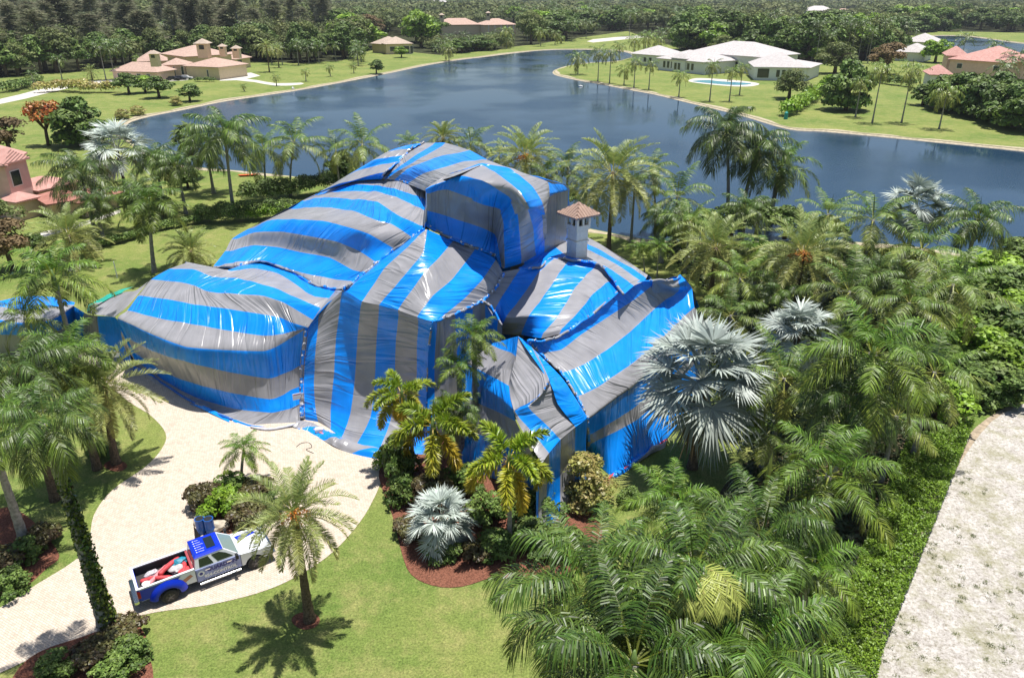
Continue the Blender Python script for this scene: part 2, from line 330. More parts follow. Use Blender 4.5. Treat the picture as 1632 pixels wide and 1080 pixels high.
def patch(key, tx, rows, nu=70, nv=10, amp=.06, seed=0, sag=0., name='tarpaulin', wl=1.1, tm=None, wall=None):
    """rows: (u, [(x,y[,z][,u])...], zs). x,y in the tracing frame tx, z metres, u the stripe count"""
    ox, oy, s = TX[tx]; R = []
    for row in rows:
        u, pts = row[0], row[1]; zs = row[2] if len(row) > 2 else None; Q = []
        m = len(pts)
        for k, p in enumerate(pts):
            if zs is None: z = p[2]; uu = p[3] if len(p) > 3 else u
            else:
                z = np.interp(k / (m - 1), np.linspace(0, 1, len(zs)), zs); uu = p[2] if len(p) > 2 else u
            if isinstance(z, Vector): w3 = z
            else: w3 = at(ox + p[0] / s, oy + p[1] / s, z * ZS if z > .1 else z)
            Q.append((w3.x, w3.y, w3.z, uu))
        R.append(catmull(Q, np.linspace(0, m - 1, nu + 1)))
    R = np.array(R); nr = len(R)
    if wall:      # rows from the eave to the ground: hang nearly straight, flaring out at the foot
        i0, i1 = wall
        for k in range(nu + 1):
            pe = proj(R[i0, k, :3]); pb = proj(R[i1, k, :3]); ye = R[i0, k, 1]; yb = R[i1, k, 1]
            for i in range(i0 + 1, i1):
                px_, py_ = proj(R[i, k, :3]); f = min(1., max(0., (py_ - pe[1]) / (pb[1] - pe[1] + 1e-6))); yy = ye + (yb - ye) * f ** 2.2
                z = max(.03, min(yplane(px_, py_, yy), R[i0, k, 2])); q = at(px_, py_, z); R[i, k, :3] = q
    tv = np.linspace(0, nr - 1, (nr - 1) * nv + 1)
    G = catmull(R.reshape(nr, -1), tv).reshape(len(tv), nu + 1, 4)
    X = G[..., :3]; U = G[..., 3]
    du = np.gradient(X, axis=1); dv = np.gradient(X, axis=0); N = np.cross(du, dv); N /= np.linalg.norm(N, axis=2, keepdims=True) + 1e-9
    N = np.where(((N * np.array([0, -.5, 1.])).sum(2) < 0)[..., None], -N, N)
    arc = np.cumsum(np.linalg.norm(np.diff(X, axis=1), axis=2).mean(0)); V = np.concatenate([[0], arc])[None, :].repeat(len(tv), 0)
    arcu = np.concatenate([[0], np.cumsum(np.linalg.norm(np.diff(X, axis=0), axis=2).mean(1))])[:, None].repeat(nu + 1, 1)
    edge = np.minimum(1, np.minimum(np.arange(nu + 1), np.arange(nu + 1)[::-1]) / 3.)[None, :] * np.minimum(1, np.minimum(np.arange(len(tv)), np.arange(len(tv))[::-1]) / 3.)[:, None]
    d = (vnoise(V / wl, U * .22 + arcu * .05, seed) - .5) * amp * 1.2 + (vnoise(V / (wl * .4), arcu * .15, seed + 5) - .5) * amp * .3 + (vnoise(V * .25, arcu * .25, seed + 9) - .5) * amp * 3.
    if sag:
        sv = np.sin(np.linspace(0, math.pi, len(tv)))[:, None] * np.sin(np.linspace(0, math.pi, nu + 1))[None, :]; d = d - sag * sv
    X = X + N * (d * edge)[..., None]
    nvv = len(tv); idx = np.arange(nvv * (nu + 1)).reshape(nvv, nu + 1)
    q = np.stack([idx[:-1, :-1], idx[:-1, 1:], idx[1:, 1:], idx[1:, :-1]], -1).reshape(-1, 4)
    me = np_mesh(name, X.reshape(-1, 3), [q], smooth=True)
    uvl = me.uv_layers.new(name='cloth'); lv = q.ravel(); uvs = np.stack([U.ravel()[lv], V.ravel()[lv]], -1).astype(np.float32)
    uvl.data.foreach_set('uv', uvs.ravel())
    me.materials.append(tm or TENT)
    o = mk(name, me, None, None); o.parent = TROOT; o.matrix_parent_inverse = Matrix.Translation(-TROOT.location)
    SEAMS[key] = (X, o); return X
def ground_pt(tx, x, y):
    ox, oy, s = TX[tx]; return at(ox + x / s, oy + y / s, .02)
# left wing: roof and front wall
patch('LW', 'L', [
 (1.6, [(865,225,2.3),(1000,252,2.3),(1060,262,2.0),(1130,238,1.3),(1220,228,1.0),(1340,262,1.0),(1450,330,1.0),(1560,355,1.0)], [6.5,6.8,6.6,6.5,6.4,6.7,6.9,7.2]),
 (2, [(858,232,2.4),(1000,256,2.2),(1070,266),(1180,255),(1300,280),(1400,345),(1460,385),(1540,395)], [6.5,6.9,6.9,6.7,6.8,6.9,6.9,7.0]),
 (3, [(785,258),(900,262),(985,292),(1100,300),(1200,320),(1300,350),(1400,400),(1490,440)], [6.2,6.9,6.7,7.0,7.1,7.1,7.0,6.7]),
 (4, [(700,308),(830,320),(900,332),(970,362),(1100,370),(1225,380),(1320,415),(1455,495)], [5.6,6.3,6.5,6.5,6.8,7.0,6.8,6.1]),
 (5, [(640,384),(780,400),(900,420),(1050,440),(1225,468),(1290,480),(1350,505),(1430,530)], [5.1,5.7,5.9,6.1,6.1,6.0,5.9,5.7]),
 (6, [(592,450),(760,490),(900,512),(1050,540),(1225,568),(1310,560),(1370,545),(1422,533)], [4.6,5.0,5.2,5.2,5.1,5.2,5.4,5.6]),
 (7.0, [(545,488),(700,560),(860,618),(1040,634),(1225,639),(1300,608),(1370,565),(1420,536)], [4.3,4.4,4.4,4.4,4.4,4.6,5.1,5.5]),
 (8, [(590,580),(700,640),(860,690),(1050,735),(1245,765),(1310,745),(1360,725),(1400,700)], [2.9,3.1,3.2,3.2,3.2,3.2,3.2,3.2]),
 (9, [(622,645),(750,735),(900,790),(1060,830),(1250,862),(1310,845),(1350,820),(1398,800)], [1.8,2.0,2.0,2.0,2.0,2.0,2.0,2.0]),
 (10, [(625,680),(760,775),(900,850),(1080,905),(1255,925),(1310,915),(1350,905),(1398,880)], [.7,.7,.8,.8,.8,.8,.8,.8]),
 (10.8, [(600,692),(700,762),(860,848),(1010,925),(1165,978),(1260,975),(1330,972),(1400,968)], [.02]*8)],
 nu=150, nv=7, amp=.07, seed=1, wall=(6, 10))
patch('B', 'B', [
 (.6, [(45,880,.9),(200,885,.4),(350,848,.9),(500,880,.8),(640,960,.4),(780,1018,.3),(870,1020,.3)], [6,6.4,6.5,6.7,6.9,7.1,7.4]),
 (1, [(42,872),(200,852),(350,838),(470,865),(640,925),(800,950),(960,965)], [6.1,6.6,6.7,6.9,7.1,7.3,7.7]),
 (2, [(118,775),(300,742),(450,748),(600,778),(800,820),(950,900),(1035,915)], [6.3,7.1,7.4,7.6,8,8,8.2]),
 (3, [(160,697),(320,655),(480,648),(650,675),(850,715),(1000,780),(1110,858)], [6.6,8,8.5,8.9,9.3,9.0,8.8]),
 (4, [(270,630),(400,578),(550,565),(750,580),(950,630),(1060,668),(1230,768)], [7.1,8.6,9.4,10.0,10.4,10.3,9.4]),
 (5, [(545,500),(660,490),(800,490),(950,520),(1100,575),(1200,600),(1340,690)], [8.2,9.3,10.0,10.5,11.0,10.8,10.3]),
 (6, [(620,447),(720,425),(850,428),(1000,445),(1110,458),(1230,530),(1405,612)], [8.6,9.6,10.4,10.9,11.3,11.3,11.1]),
 (7, [(700,408),(830,388),(960,384),(1100,390),(1230,425),(1330,465),(1418,508)], [8.9,10.0,10.7,11.1,11.5,11.5,11.5]),
 (8, [(730,396),(860,358),(980,342),(1120,346),(1220,370),(1320,405),(1418,440)], [9.1,10.2,10.9,11.2,11.5,11.6,11.6]),
 (8.8, [(750,388),(870,348),(1000,318),(1130,308),(1240,316),(1330,350),(1422,388)], [9.2,10.3,11,11.3,11.6,11.7,11.7])],
 nu=110, nv=8, amp=.09, seed=2)
patch('C1L', 'B', [
 (1.3, [(708,408),(800,372),(880,347),(960,324),(1040,314),(1130,308)], [9.1,9.9,10.4,10.9,11.2,11.4]),
 (2, [(740,385),(850,340),(960,312),(1060,284),(1100,272),(1162,262)], [9.6,10.6,11.2,11.7,11.9,12.1]),
 (3, [(860,318),(970,256),(1060,225),(1130,208),(1190,200),(1262,186)], [10.3,11.5,12.0,12.3,12.5,12.7]),
 (4, [(1070,188),(1110,178),(1160,168),(1200,162),(1250,155),(1298,148)], [12.2,12.5,12.7,12.8,12.9,13.0]),
 (5, [(1175,127),(1210,122),(1240,117),(1270,114),(1300,112),(1332,110)], [12.8,13,13.1,13.2,13.3,13.4]),
 (5.9, [(1270,94),(1300,88),(1325,84),(1350,80),(1375,76),(1410,72)], [13.2,13.3,13.4,13.5,13.6,13.7])], nu=50, nv=8, amp=.06, seed=3)
patch('C1R', 'B', [
 (2.3, [(1130,308),(1200,240),(1290,150),(1350,105),(1415,72)], [11.4,12.2,13,13.4,13.7]),
 (3, [(1150,308),(1215,250),(1300,185),(1400,122),(1480,72)], [11.4,12.2,13,13.5,13.8]),
 (4, [(1165,309),(1230,258),(1320,200),(1430,140),(1548,72)], [11.5,12.3,13.1,13.6,14]),
 (5, [(1215,313),(1300,240),(1400,195),(1520,155),(1705,120)], [11.6,12.7,13.4,13.9,14.5]),
 (6, [(1300,337),(1380,280),(1470,245),(1650,200),(1822,182)], [11.7,12.9,13.8,14.3,14.7]),
 (6.6, [(1422,388),(1500,322),(1600,290),(1760,225),(1822,184)], [12.6,13.8,14.5,14.7,14.72])], nu=60, nv=8, amp=.07, seed=4)
DOME = patch('D1', 'C', [
 (9.8, [(200,612),(350,692),(500,752),(640,802),(648,812),(655,824),(668,880)], [11.1,10.3,9.7,9.1,9.0,8.9,8.4]),
 (9, [(208,512),(330,545),(560,620),(650,665),(672,715),(682,790),(690,880)], [12.2,11.7,10.9,10.3,10,9.3,8.4]),
 (8, [(203,402),(340,377),(560,465),(675,505),(712,600),(708,720),(710,886)], [13.3,13.5,12.9,12.4,11.6,10.4,8.3]),
 (7, [(197,372),(410,286),(560,315),(735,425),(788,540),(812,680),(818,855)], [13.6,14.4,14.5,13.6,12.6,10.9,8.3]),
 (6, [(300,300),(540,215),(650,255),(800,388),(865,500),(905,640),(915,800)], [14.1,14.65,14.8,14.2,13.2,11,8.3]),
 (5, [(540,208),(720,230),(810,280),(890,365),(945,465),(967,580),(972,745)], [14.7,14.7,14.5,13.8,13,11.5,8.3]),
 (4.3, [(590,180),(740,236),(870,280),(990,326),(1002,420),(976,520),(974,740)], [14.7,14.6,14.3,13.7,12.9,11.8,8.3])], nu=110, nv=12, amp=.10, seed=5, wl=1.4)
patch('D2', 'C', [
 (1, [(865,279),(930,290),(1000,312),(1060,328),(1112,346)], [14.2,13.8,13.3,12.9,12.5]),
 (1.95, [(985,410),(1010,408),(1050,397),(1090,386),(1130,375)], [12.6,12.5,12.3,12.2,12.0]),
 (2.0, [(980,425),(1010,418),(1050,405),(1090,394),(1130,382)], [12.3,12.2,12.0,11.9,11.8]),
 (2, [(970,495),(1005,485),(1045,470),(1080,458),(1122,440)], [10.8,10.8,10.7,10.7,10.6]),
 (3, [(968,590),(1000,590),(1035,585),(1070,578),(1105,570)], [8.8,8.7,8.6,8.5,8.4]),
 (3.5, [(966,630),(1000,628),(1035,625),(1070,622),(1105,618)], [8.0,7.9,7.8,7.7,7.6])], nu=30, nv=8, amp=.05, seed=6)
patch('MR', 'P', [
 (1, [(676,366,11.15,1.8),(610,413,9.3,1.02),(560,453,8.4,.85),(546,463,8.05,.9)]),
 (2, [(678,366,11.2),(649,394,10.5),(612,428,9.4),(577,480,8.0)]),
 (3, [(681,366,11.2),(674,402,10.5),(645,437,9.6),(604,486,8.0)]),
 (4, [(722,384,10.1),(700,410,10.1),(676,434,9.7),(634,494,7.9)]),
 (5, [(757,397,9.6),(722,443,9.0),(690,471,8.7),(665,505,7.8)]),
 (5.9, [(788,411,9.1),(765,445,8.6),(737,474,8.1),(692,512,7.7)]),
 (6.7, [(803,437,8.3),(790,460,7.7),(769,480,7.3),(733,498,7.5)])], nu=60, nv=12, amp=.09, seed=7)
patch('MW', 'P', [
 (-1.2, [(489,522,5.6),(484,560,4.1),(481,600,2.4),(482,640,1.),(483,668,.03)]),
 (0, [(508,502,6.3),(503,550,4.6),(500,600,2.6),(502,645,.9),(507,672,.03)]),
 (1, [(546,463,8.05),(535,540,5.0),(531,600,2.8),(526,650,.9),(527,684,.03)]),
 (2, [(577,480,8.0),(569,540,5.4),(564,610,2.7),(557,660,1.0),(544,697,.03)]),
 (3, [(604,486,8.0),(600,540,5.6),(597,610,2.9),(590,665,1.1),(568,708,.03)]),
 (4, [(634,494,7.9),(631,540,5.8),(629,610,2.9),(622,670,1.0),(605,715,.03)]),
 (5, [(665,505,7.8),(665,545,6.0),(665,615,2.9),(660,680,.9),(650,722,.03)]),
 (5.8, [(690,514,7.7),(684,550,6.1),(681,620,3.),(680,690,.9),(680,724,.03)])], nu=60, nv=12, amp=.09, seed=8, wl=1.3)
def dropw(x, y, z, z2, out=0.):
    p = at(x, y, z * ZS); q = Vector((p.x, p.y - out, z2)); a, b = proj(q); return (a, b, z2 / ZS if z2 > .1 else z2)
CW = [(690,514,7.7),(715,505,7.6),(733,498,7.5),(755,488,7.35),(769,481,7.3),(785,492,6.9),(800,520,6.0)]
patch('CY', 'P', [(5.8, [(a, b, c, 5.8 + i * .75) for i, (a, b, c) in enumerate(CW)]), (5.8, [(683,570,5.3,5.8)]+[(*dropw(a, b, c, c - 2.5), 5.8 + i * .75) for i, (a, b, c) in enumerate(CW)][1:]),
   (5.8, [(680,724,.03,5.8)]+[(*dropw(a, b, c, .02, .6), 5.8 + i * .75) for i, (a, b, c) in enumerate(CW)][1:])], nu=40, nv=16, amp=.12, seed=9, wl=.9)
patch('E', 'D', [
 (.1, [(258,362),(275,325),(300,272),(325,225),(352,192)], [7.25,7.4,7.7,8.0,8.3]),
 (1, [(305,440),(350,350),(392,285),(430,225),(468,172)], [6.6,7.0,7.4,7.8,8.2]),
 (2, [(350,545),(382,448),(480,320),(560,210),(658,116)], [4.9,6.5,7.2,7.8,8.3]),
 (3, [(470,552),(515,440),(620,300),(680,215),(742,128)], [5.3,6.9,7.5,7.9,8.2]),
 (4, [(585,572),(680,450),(780,290),(840,215),(900,148)], [5.9,6.8,7.5,7.8,8.1]),
 (5, [(690,548),(790,440),(880,335),(950,265),(1005,215)], [6.2,6.9,7.4,7.7,7.9]),
 (5.8, [(770,520),(835,465),(900,420),(980,355),(1062,280)], [6.6,7.0,7.3,7.6,7.8])], nu=70, nv=12, amp=.10, seed=10, wl=.8)
patch('E2', 'C', [
 (0.1, [(962,588),(1040,608),(1110,632),(1240,682),(1330,728),(1520,848),(1640,930)], [8.1,8.0,7.9,7.8,7.7,7.7,7.8]),
 (1, [(968,638),(1040,638),(1110,648),(1240,720),(1330,762),(1490,862),(1630,950)], [8.1,8.1,8.0,7.9,7.8,7.8,7.8]),
 (2, [(970,665),(1050,688),(1110,702),(1240,757),(1330,805),(1460,880),(1605,975)], [8.1,8.1,8.1,8.0,7.9,7.9,7.8]),
 (3, [(950,760),(1030,745),(1110,802),(1220,832),(1300,845),(1400,900),(1550,1000)], [8.2,8.2,8.2,8.2,8.1,8.0,7.9]),
 (4, [(800,892),(940,886),(1010,824),(1190,842),(1310,858),(1380,915),(1480,1060)], [8.1,8.1,8.2,8.3,8.2,8.1,7.8])], nu=60, nv=8, amp=.07, seed=11)
FT = [(505,590),(640,585),(760,522),(900,420),(1060,282),(1220,242,1.9),(1330,246,2.6),(1390,215,3.2)]
patch('F', 'D', [
 (1.3, FT, [7.1,6.9,6.9,7.3,7.7,7.7,7.5,7.3]),
 (2, [(570,656),(700,636),(820,546),(1000,430),(1120,350),(1225,265),(1338,275,2.7),(1415,242,3.3)], [6.3,6.3,6.5,6.7,6.9,7.3,7.2,7.1]),
 (3, [(700,772),(825,725),(960,640),(1100,530),(1220,418),(1300,350,3),(1375,318,3.1),(1450,285,3.5)], [5.5,5.5,5.5,5.6,5.7,6.0,6.1,6.2]),
 (4, [(788,908),(900,858),(1000,790),(1100,720),(1200,640),(1330,520),(1410,440),(1465,395)], [4.8,4.8,4.9,4.9,4.9,5.0,5.1,5.3]),
 (4.9, [(848,1022),(1010,900),(1120,822),(1230,735),(1330,650),(1420,570),(1480,515),(1520,470)], [4.1]*8),
 (5.0, [(850,1040),(1010,915),(1120,838),(1230,750),(1330,665),(1420,585),(1482,530),(1524,485)], [3.7]*8),
 (5.4, [(852,1070),(1010,948),(1120,880),(1230,790),(1330,705),(1420,620),(1485,565),(1527,520)], [3.0]*8),
 (6, [(856,1130),(1010,1040),(1130,960),(1240,870),(1340,780),(1430,690),(1490,625),(1530,575)], [1.7]*8),
 (7, [(860,1180),(1010,1110),(1150,1030),(1260,930),(1350,835),(1440,745),(1500,670),(1535,610)], [.8]*8),
 (7.9, [(850,1230),(990,1360),(1150,1270),(1300,1160),(1400,1010),(1470,880),(1515,750),(1540,650)], [.03]*8)], nu=110, nv=8, amp=.07, seed=12, wall=(4, 9))
# front pyramid wing
patch('G1', 'G', [
 (1.6, [(300,-46),(360,-62),(420,-80),(455,-88)], [5.4,6.0,6.6,7.1]),
 (2, [(298,-38),(350,-15),(410,5),(440,30)], [5.4,5.8,6.1,6.5]),
 (2.5, [(165,58),(250,68),(330,88),(420,110)], [4.6,5.0,5.4,5.8]),
 (3, [(158,72),(250,115),(330,155),(402,198)], [4.4,4.9,5.2,5.5]),
 (3.4, [(152,150),(250,205),(340,262),(430,336)], [3.8,4.4,4.9,5.45]),
 (4, [(145,255),(250,310),(340,350),(440,400)], [3.0,3.4,3.8,4.6]),
 (5, [(130,440),(240,480),(380,540),(560,650)], [1.6,2.,2.8,3.9]),
 (5.9, [(120,640),(240,700),(400,760),(568,815)], [.03,.03,.03,.03])], nu=60, nv=10, amp=.05, seed=13)
patch('G1b', 'G', [
 (2.3, [(455,-88),(440,8),(420,104),(401,196)], [7.1,6.5,6.0,5.5]),
 (2.5, [(545,-10),(515,80),(465,180),(408,262)], [6.9,6.4,5.95,5.5]),
 (2.8, [(600,90),(580,165),(520,248),(422,316)], [6.7,6.4,5.95,5.5]),
 (2.95, [(634,168),(585,248),(520,308),(431,344)], [6.6,6.25,5.85,5.4])], nu=30, nv=10, amp=.02, seed=14)
patch('G2', 'G', [
 (5.1, [(500,-55),(700,145),(775,255),(850,375)], [7.1,6.1,5.2,4.1]),
 (5.1, [(478,-72),(672,152),(760,300),(838,392)], [7.1,6.2,5.1,4.1]),
 (6, [(452,-86),(632,172),(680,300),(782,432)], [7.1,6.5,5.5,4.1]),
 ], nu=40, nv=10, amp=.06, seed=15)
patch('G3', 'G', [
 (6, [(632,172),(650,215),(675,285),(725,355),(782,432)], [6.5,6.15,5.5,4.8,4.1]),
 (7, [(628,176),(575,250),(512,318),(600,408),(695,505)], [6.5,6.2,5.8,4.95,4.1]),
 (8, [(622,179),(540,285),(432,338),(530,458),(630,582)], [6.5,6.0,5.5,4.8,4.1]),
 (8.6, [(610,186),(520,300),(430,345),(500,500),(590,640)], [6.4,5.9,5.4,4.6,4.0])], nu=50, nv=10, amp=.035, seed=21)
GW = [(560,650,3.9),(590,640,4.0),(630,584,4.1),(695,507,4.1),(782,434,4.1),(838,394,4.1),(852,378,4.1)]
def g2(x, y): return (700 + x / 3.6, 560 + y / 3.6)
GU = [9.4,8.6,8,7,6,5.2,5.0]
patch('GW', 'P', [(8, [(*g2(a, b), c, u) for (a, b, c), u in zip(GW, GU)]), (8, [(*dropw(*g2(a, b), c, 2.6, -.3), u) for (a, b, c), u in zip(GW, GU)]),
   (8, [(*dropw(*g2(a, b), c, 1.0, .1), u) for (a, b, c), u in zip(GW, GU)]), (8, [(*dropw(*g2(a, b), c, .03, 1.), u) for (a, b, c), u in zip(GW, GU)])], nu=50, nv=10, amp=.14, seed=16, wl=.8)
# low annex at the left
patch('AN1', 'A', [
 (1, [(420,350,3.2,3.2),(500,398,3.2,4.2),(560,408,3.2,5.0),(655,414,3.4,5.6),(690,450,3.6,5.9)]),
 (1, [(425,440,1.8,3.2),(495,480,1.8,4.2),(570,500,1.7,5.0),(670,510,1.9,5.6),(722,530,2.4,5.9)]),
 (1, [(425,560,.03,3.2),(500,590,.03,4.2),(580,620,.03,5.0),(690,650,.03,5.6),(760,690,.03,5.9)])], nu=40, nv=14, amp=.12, seed=17)
patch('AN2', 'A', [
 (.02, [(500,392,3.2),(560,402,3.3),(610,408,3.4),(660,414,3.5)]),
 (.5, [(505,355,3.2),(600,360,3.4),(680,345,3.8),(735,350,4.3)]),
 (.9, [(640,290,3.2),(720,270,3.8),(780,262,4.3),(850,210,4.9)])], nu=30, nv=10, amp=.08, seed=18)
patch('AN4', 'A', [(0, [(500,385,3.3),(560,345,3.4),(640,300,3.5),(700,275,3.8)]), (0, [(505,352,3.2),(560,325,3.3),(640,283,3.3),(715,262,3.6)]), (0, [(512,340,3.1),(570,312,3.1),(660,272,3.2),(770,238,3.6)])], nu=30, nv=8, amp=.12, seed=22, wl=.5, tm=mat('green_tarpaulin', (.02, .40, .30), .3, var=.2, scale=3, bump=.8, bscale=5))
patch('AN3', 'A', [
 (1.2, [(-160,330,3.2),(0,322,3.2),(70,306,3.2),(140,292,3.2),(300,300,3.1),(430,330,3.0)]),
 (2, [(-160,365,3.2),(0,352,3.2),(80,360,3.2),(160,372,3.2),(300,360,3.2),(425,345,3.2)]),
 (3, [(-160,440,3.1),(0,430,3.1),(80,440,3.1),(180,450,3.1),(300,430,3.1),(425,355,3.1)]),
 (4, [(-160,520,2.0),(0,515,2.0),(80,520,2.),(180,520,2.),(300,500,2.),(425,440,1.8)]),
 (5, [(-160,640,.03),(0,640,.03),(80,640,.03),(180,640,.03),(300,620,.03),(425,560,.03)])], nu=40, nv=8, amp=.1, seed=19)
def vrows(A, B_, ua, ub): return [(0, [(0, 0, Vector(p), ua + k * .4) for k, p in enumerate(A)]), (0, [(0, 0, Vector(p), ub + k * .4) for k, p in enumerate(B_)])]
_d = SEAMS['D1'][0]; _b = SEAMS['B'][0]
patch('D1L', 'P', vrows([_d[36, 0], _d[24, 0], _d[12, 0], _d[0, 0]], [_b[-1, -1], _b[-12, -1], _b[-24, -1], SEAMS['MR'][0][0, 0]], 2., 2.), nu=30, nv=16, amp=.03)
_l = SEAMS['LW'][0]; _m = SEAMS['MW'][0]
patch('J1', 'P', vrows([_l[0, -1], _l[14, -1], _l[28, -1], _l[42, -1]], [SEAMS['MR'][0][0, -1], _m[18, 0], _m[8, 0], _m[0, 0]], .3, .7), nu=24, nv=14, amp=.05)
# the far sides, hanging straight to the ground behind
def back(key, pts, depth_=1.5):
    rows = []
    P = [Vector(p) for p in pts]
    for z, o in ((1, 0), (.5, .5), (0, 1)):
        r = []
        for k, p in enumerate(P):
            zz = p.z * z + .02; r.append((0, 0, Vector((p.x, p.y + depth_ * o * (1 if z < 1 else 0), zz if z < 1 else p.z)), k * 1.1))
        rows.append((0, r))
    patch(key, 'P', rows, nu=60, nv=8, amp=.1, seed=len(SEAMS) + 30)
S = lambda k: SEAMS[k][0]
back('bk1', [S('LW')[-1, 0], S('LW')[45, 0], S('LW')[21, 0], S('LW')[7, 0], S('LW')[0, 0], S('LW')[0, 30]])
back('bk2', [S('B')[0, 0], S('B')[16, 0], S('B')[32, 0], S('B')[48, 0], S('B')[-1, 0], S('C1L')[16, 0], S('C1L')[24, 0], S('C1L')[-1, 0], S('C1L')[-1, -1]])
back('bk3', [S('C1R')[8, -1], S('C1R')[16, -1], S('C1R')[24, -1], S('C1R')[32, -1], S('D1')[-1, 30], S('D2')[0, 0], S('D2')[0, -1], S('D2')[8, -1]])
back('bk4', [S('E2')[0, 0], S('E2')[0, 20], S('E2')[0, 40], S('E2')[0, -1], S('F')[0, -30], S('F')[0, -1], S('F')[16, -1], S('F')[32, -1]])
# rolled seams with spring clamps, where the tarpaulins are joined
mat('clamp_steel', (.82, .82, .84), .35, metal=.3)
def seam(pts, r=.09, clips=0, lift=.05):
    P = [Vector(p) + Vector((0, -.03, lift)) for p in pts]
    Q = smooth_poly(P, 5, closed=False)
    Q = [q + Vector((0, 0, .05 * math.sin(i * 1.3))) for i, q in enumerate(Q)]
    n = len(Q); b = MB(); b.tube(Q, [r * (.8 + .4 * abs(math.sin(i * .9))) for i in range(n)], 6)
    o = b.build('seam_roll', None, smooth=True); me = o.data; uvl = me.uv_layers.new(name='cloth')
    lv = np.zeros(len(me.loops), dtype=np.int32); me.loops.foreach_get('vertex_index', lv)
    uv = np.stack([1.3 + 1.0 * ((lv // 6) / 7.0), (lv // 6) * .3], -1).astype(np.float32); uvl.data.foreach_set('uv', uv.ravel())
    me.materials.append(TENT); o.parent = TROOT; o.matrix_parent_inverse = Matrix.Translation(-TROOT.location)
    for k in range(clips):
        i = (k + .5) / clips * (n - 1); q = Q[int(i)].lerp(Q[min(n - 1, int(i) + 1)], i % 1)
        CLIPS.append(q + Vector((0, -.05, r + .03)))
CLIPS = []
def edge_(k, row=None, col=None, a=0, b=None, st=1):
    X = SEAMS[k][0]; L = X[row, :] if row is not None else X[:, col]
    L = L[a:b]; L = L[::max(1, len(L) // 9)]; return [tuple(v) for v in L]
seam(edge_('LW', row=0, a=60), .10, 6)
seam(edge_('MR', row=0), .13, 6); seam(edge_('MW', row=0), .11, 8)
seam([S('MW')[0, 0], S('LW')[42, -1], S('LW')[49, -1]], .1, 2)
seam(edge_('LW', col=-1, a=49), .09, 6)
seam(edge_('B', row=-1, a=50), .08, 8)
seam(edge_('C1L', col=-1), .08, 8)
seam(edge_('D1', row=0, b=74), .10, 9)
seam(edge_('MR', row=-1), .10, 8); seam(edge_('CY', row=0), .09, 4); seam(edge_('MW', row=-1), .08, 6)
seam(edge_('E', row=0), .09, 5); seam(edge_('E2', row=-1), .09, 6)
seam(edge_('F', row=0), .09, 9); seam(edge_('F', col=0, b=33), .09, 7); seam(edge_('F', col=0, a=34), .09, 5)
seam(edge_('G1b', row=-1, b=8), .05, 0)
clip0 = None
for q in CLIPS:
    if clip0 is None:
        b = MB(); b.box(-.05, .05, -.03, .03, -.08, .08); b.box(-.09, .09, -.02, .02, .04, .07); clip0 = b.build('clamp', MATS['clamp_steel'], TROOT); c = clip0
    else: c = clip0.copy(); COL.objects.link(c)
    c.location = q - TROOT.location; c.rotation_euler = (random.random(), random.random(), random.random() * 3)
# ------------------------------------------------------------ vegetation
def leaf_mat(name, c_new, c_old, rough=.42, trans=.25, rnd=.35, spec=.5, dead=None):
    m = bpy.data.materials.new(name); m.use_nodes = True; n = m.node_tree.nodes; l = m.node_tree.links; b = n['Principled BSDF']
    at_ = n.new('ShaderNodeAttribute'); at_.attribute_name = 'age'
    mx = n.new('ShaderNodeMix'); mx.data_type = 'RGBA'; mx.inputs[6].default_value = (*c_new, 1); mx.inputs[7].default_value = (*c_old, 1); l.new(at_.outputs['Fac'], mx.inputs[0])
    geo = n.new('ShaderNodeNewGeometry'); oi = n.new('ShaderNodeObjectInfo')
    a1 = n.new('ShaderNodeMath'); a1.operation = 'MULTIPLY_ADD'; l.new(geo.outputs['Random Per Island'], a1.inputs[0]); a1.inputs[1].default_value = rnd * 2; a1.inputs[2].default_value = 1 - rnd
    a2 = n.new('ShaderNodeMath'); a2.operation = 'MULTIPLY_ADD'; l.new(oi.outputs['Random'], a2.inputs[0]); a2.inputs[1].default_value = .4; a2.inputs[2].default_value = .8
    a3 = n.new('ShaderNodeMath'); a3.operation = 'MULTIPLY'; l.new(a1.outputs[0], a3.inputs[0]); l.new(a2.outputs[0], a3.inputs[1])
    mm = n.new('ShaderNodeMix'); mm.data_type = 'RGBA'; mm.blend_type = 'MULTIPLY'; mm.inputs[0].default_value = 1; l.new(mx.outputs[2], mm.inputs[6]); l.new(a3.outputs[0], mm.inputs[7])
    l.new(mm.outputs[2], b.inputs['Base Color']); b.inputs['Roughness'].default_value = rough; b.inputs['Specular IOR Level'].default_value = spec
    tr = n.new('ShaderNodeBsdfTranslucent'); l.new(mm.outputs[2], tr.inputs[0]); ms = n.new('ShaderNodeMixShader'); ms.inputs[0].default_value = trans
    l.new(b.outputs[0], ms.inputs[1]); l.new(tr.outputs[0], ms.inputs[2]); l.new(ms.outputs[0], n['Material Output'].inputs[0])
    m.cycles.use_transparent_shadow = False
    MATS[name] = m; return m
leaf_mat('royal_leaf', (.080, .178, .016), (.22, .245, .030), .46, trans=.12, spec=.38, rnd=.6)
leaf_mat('dark_leaf', (.052, .118, .011), (.17, .19, .024), .46, trans=.10, spec=.6, rnd=.65)
leaf_mat('coconut_leaf', (.095, .185, .022), (.32, .32, .065), .46, trans=.12, rnd=.55, spec=.5)
leaf_mat('date_leaf', (.25, .33, .10), (.42, .38, .11), .45)
leaf_mat('gold_leaf', (.24, .38, .03), (.60, .40, .035), .4)
leaf_mat('silver_leaf', (.45, .51, .46), (.34, .36, .29), .5, trans=.12, rnd=.35)
leaf_mat('broad_leaf', (.080, .150, .026), (.15, .21, .042), .6, trans=.15, rnd=.5, spec=.4)
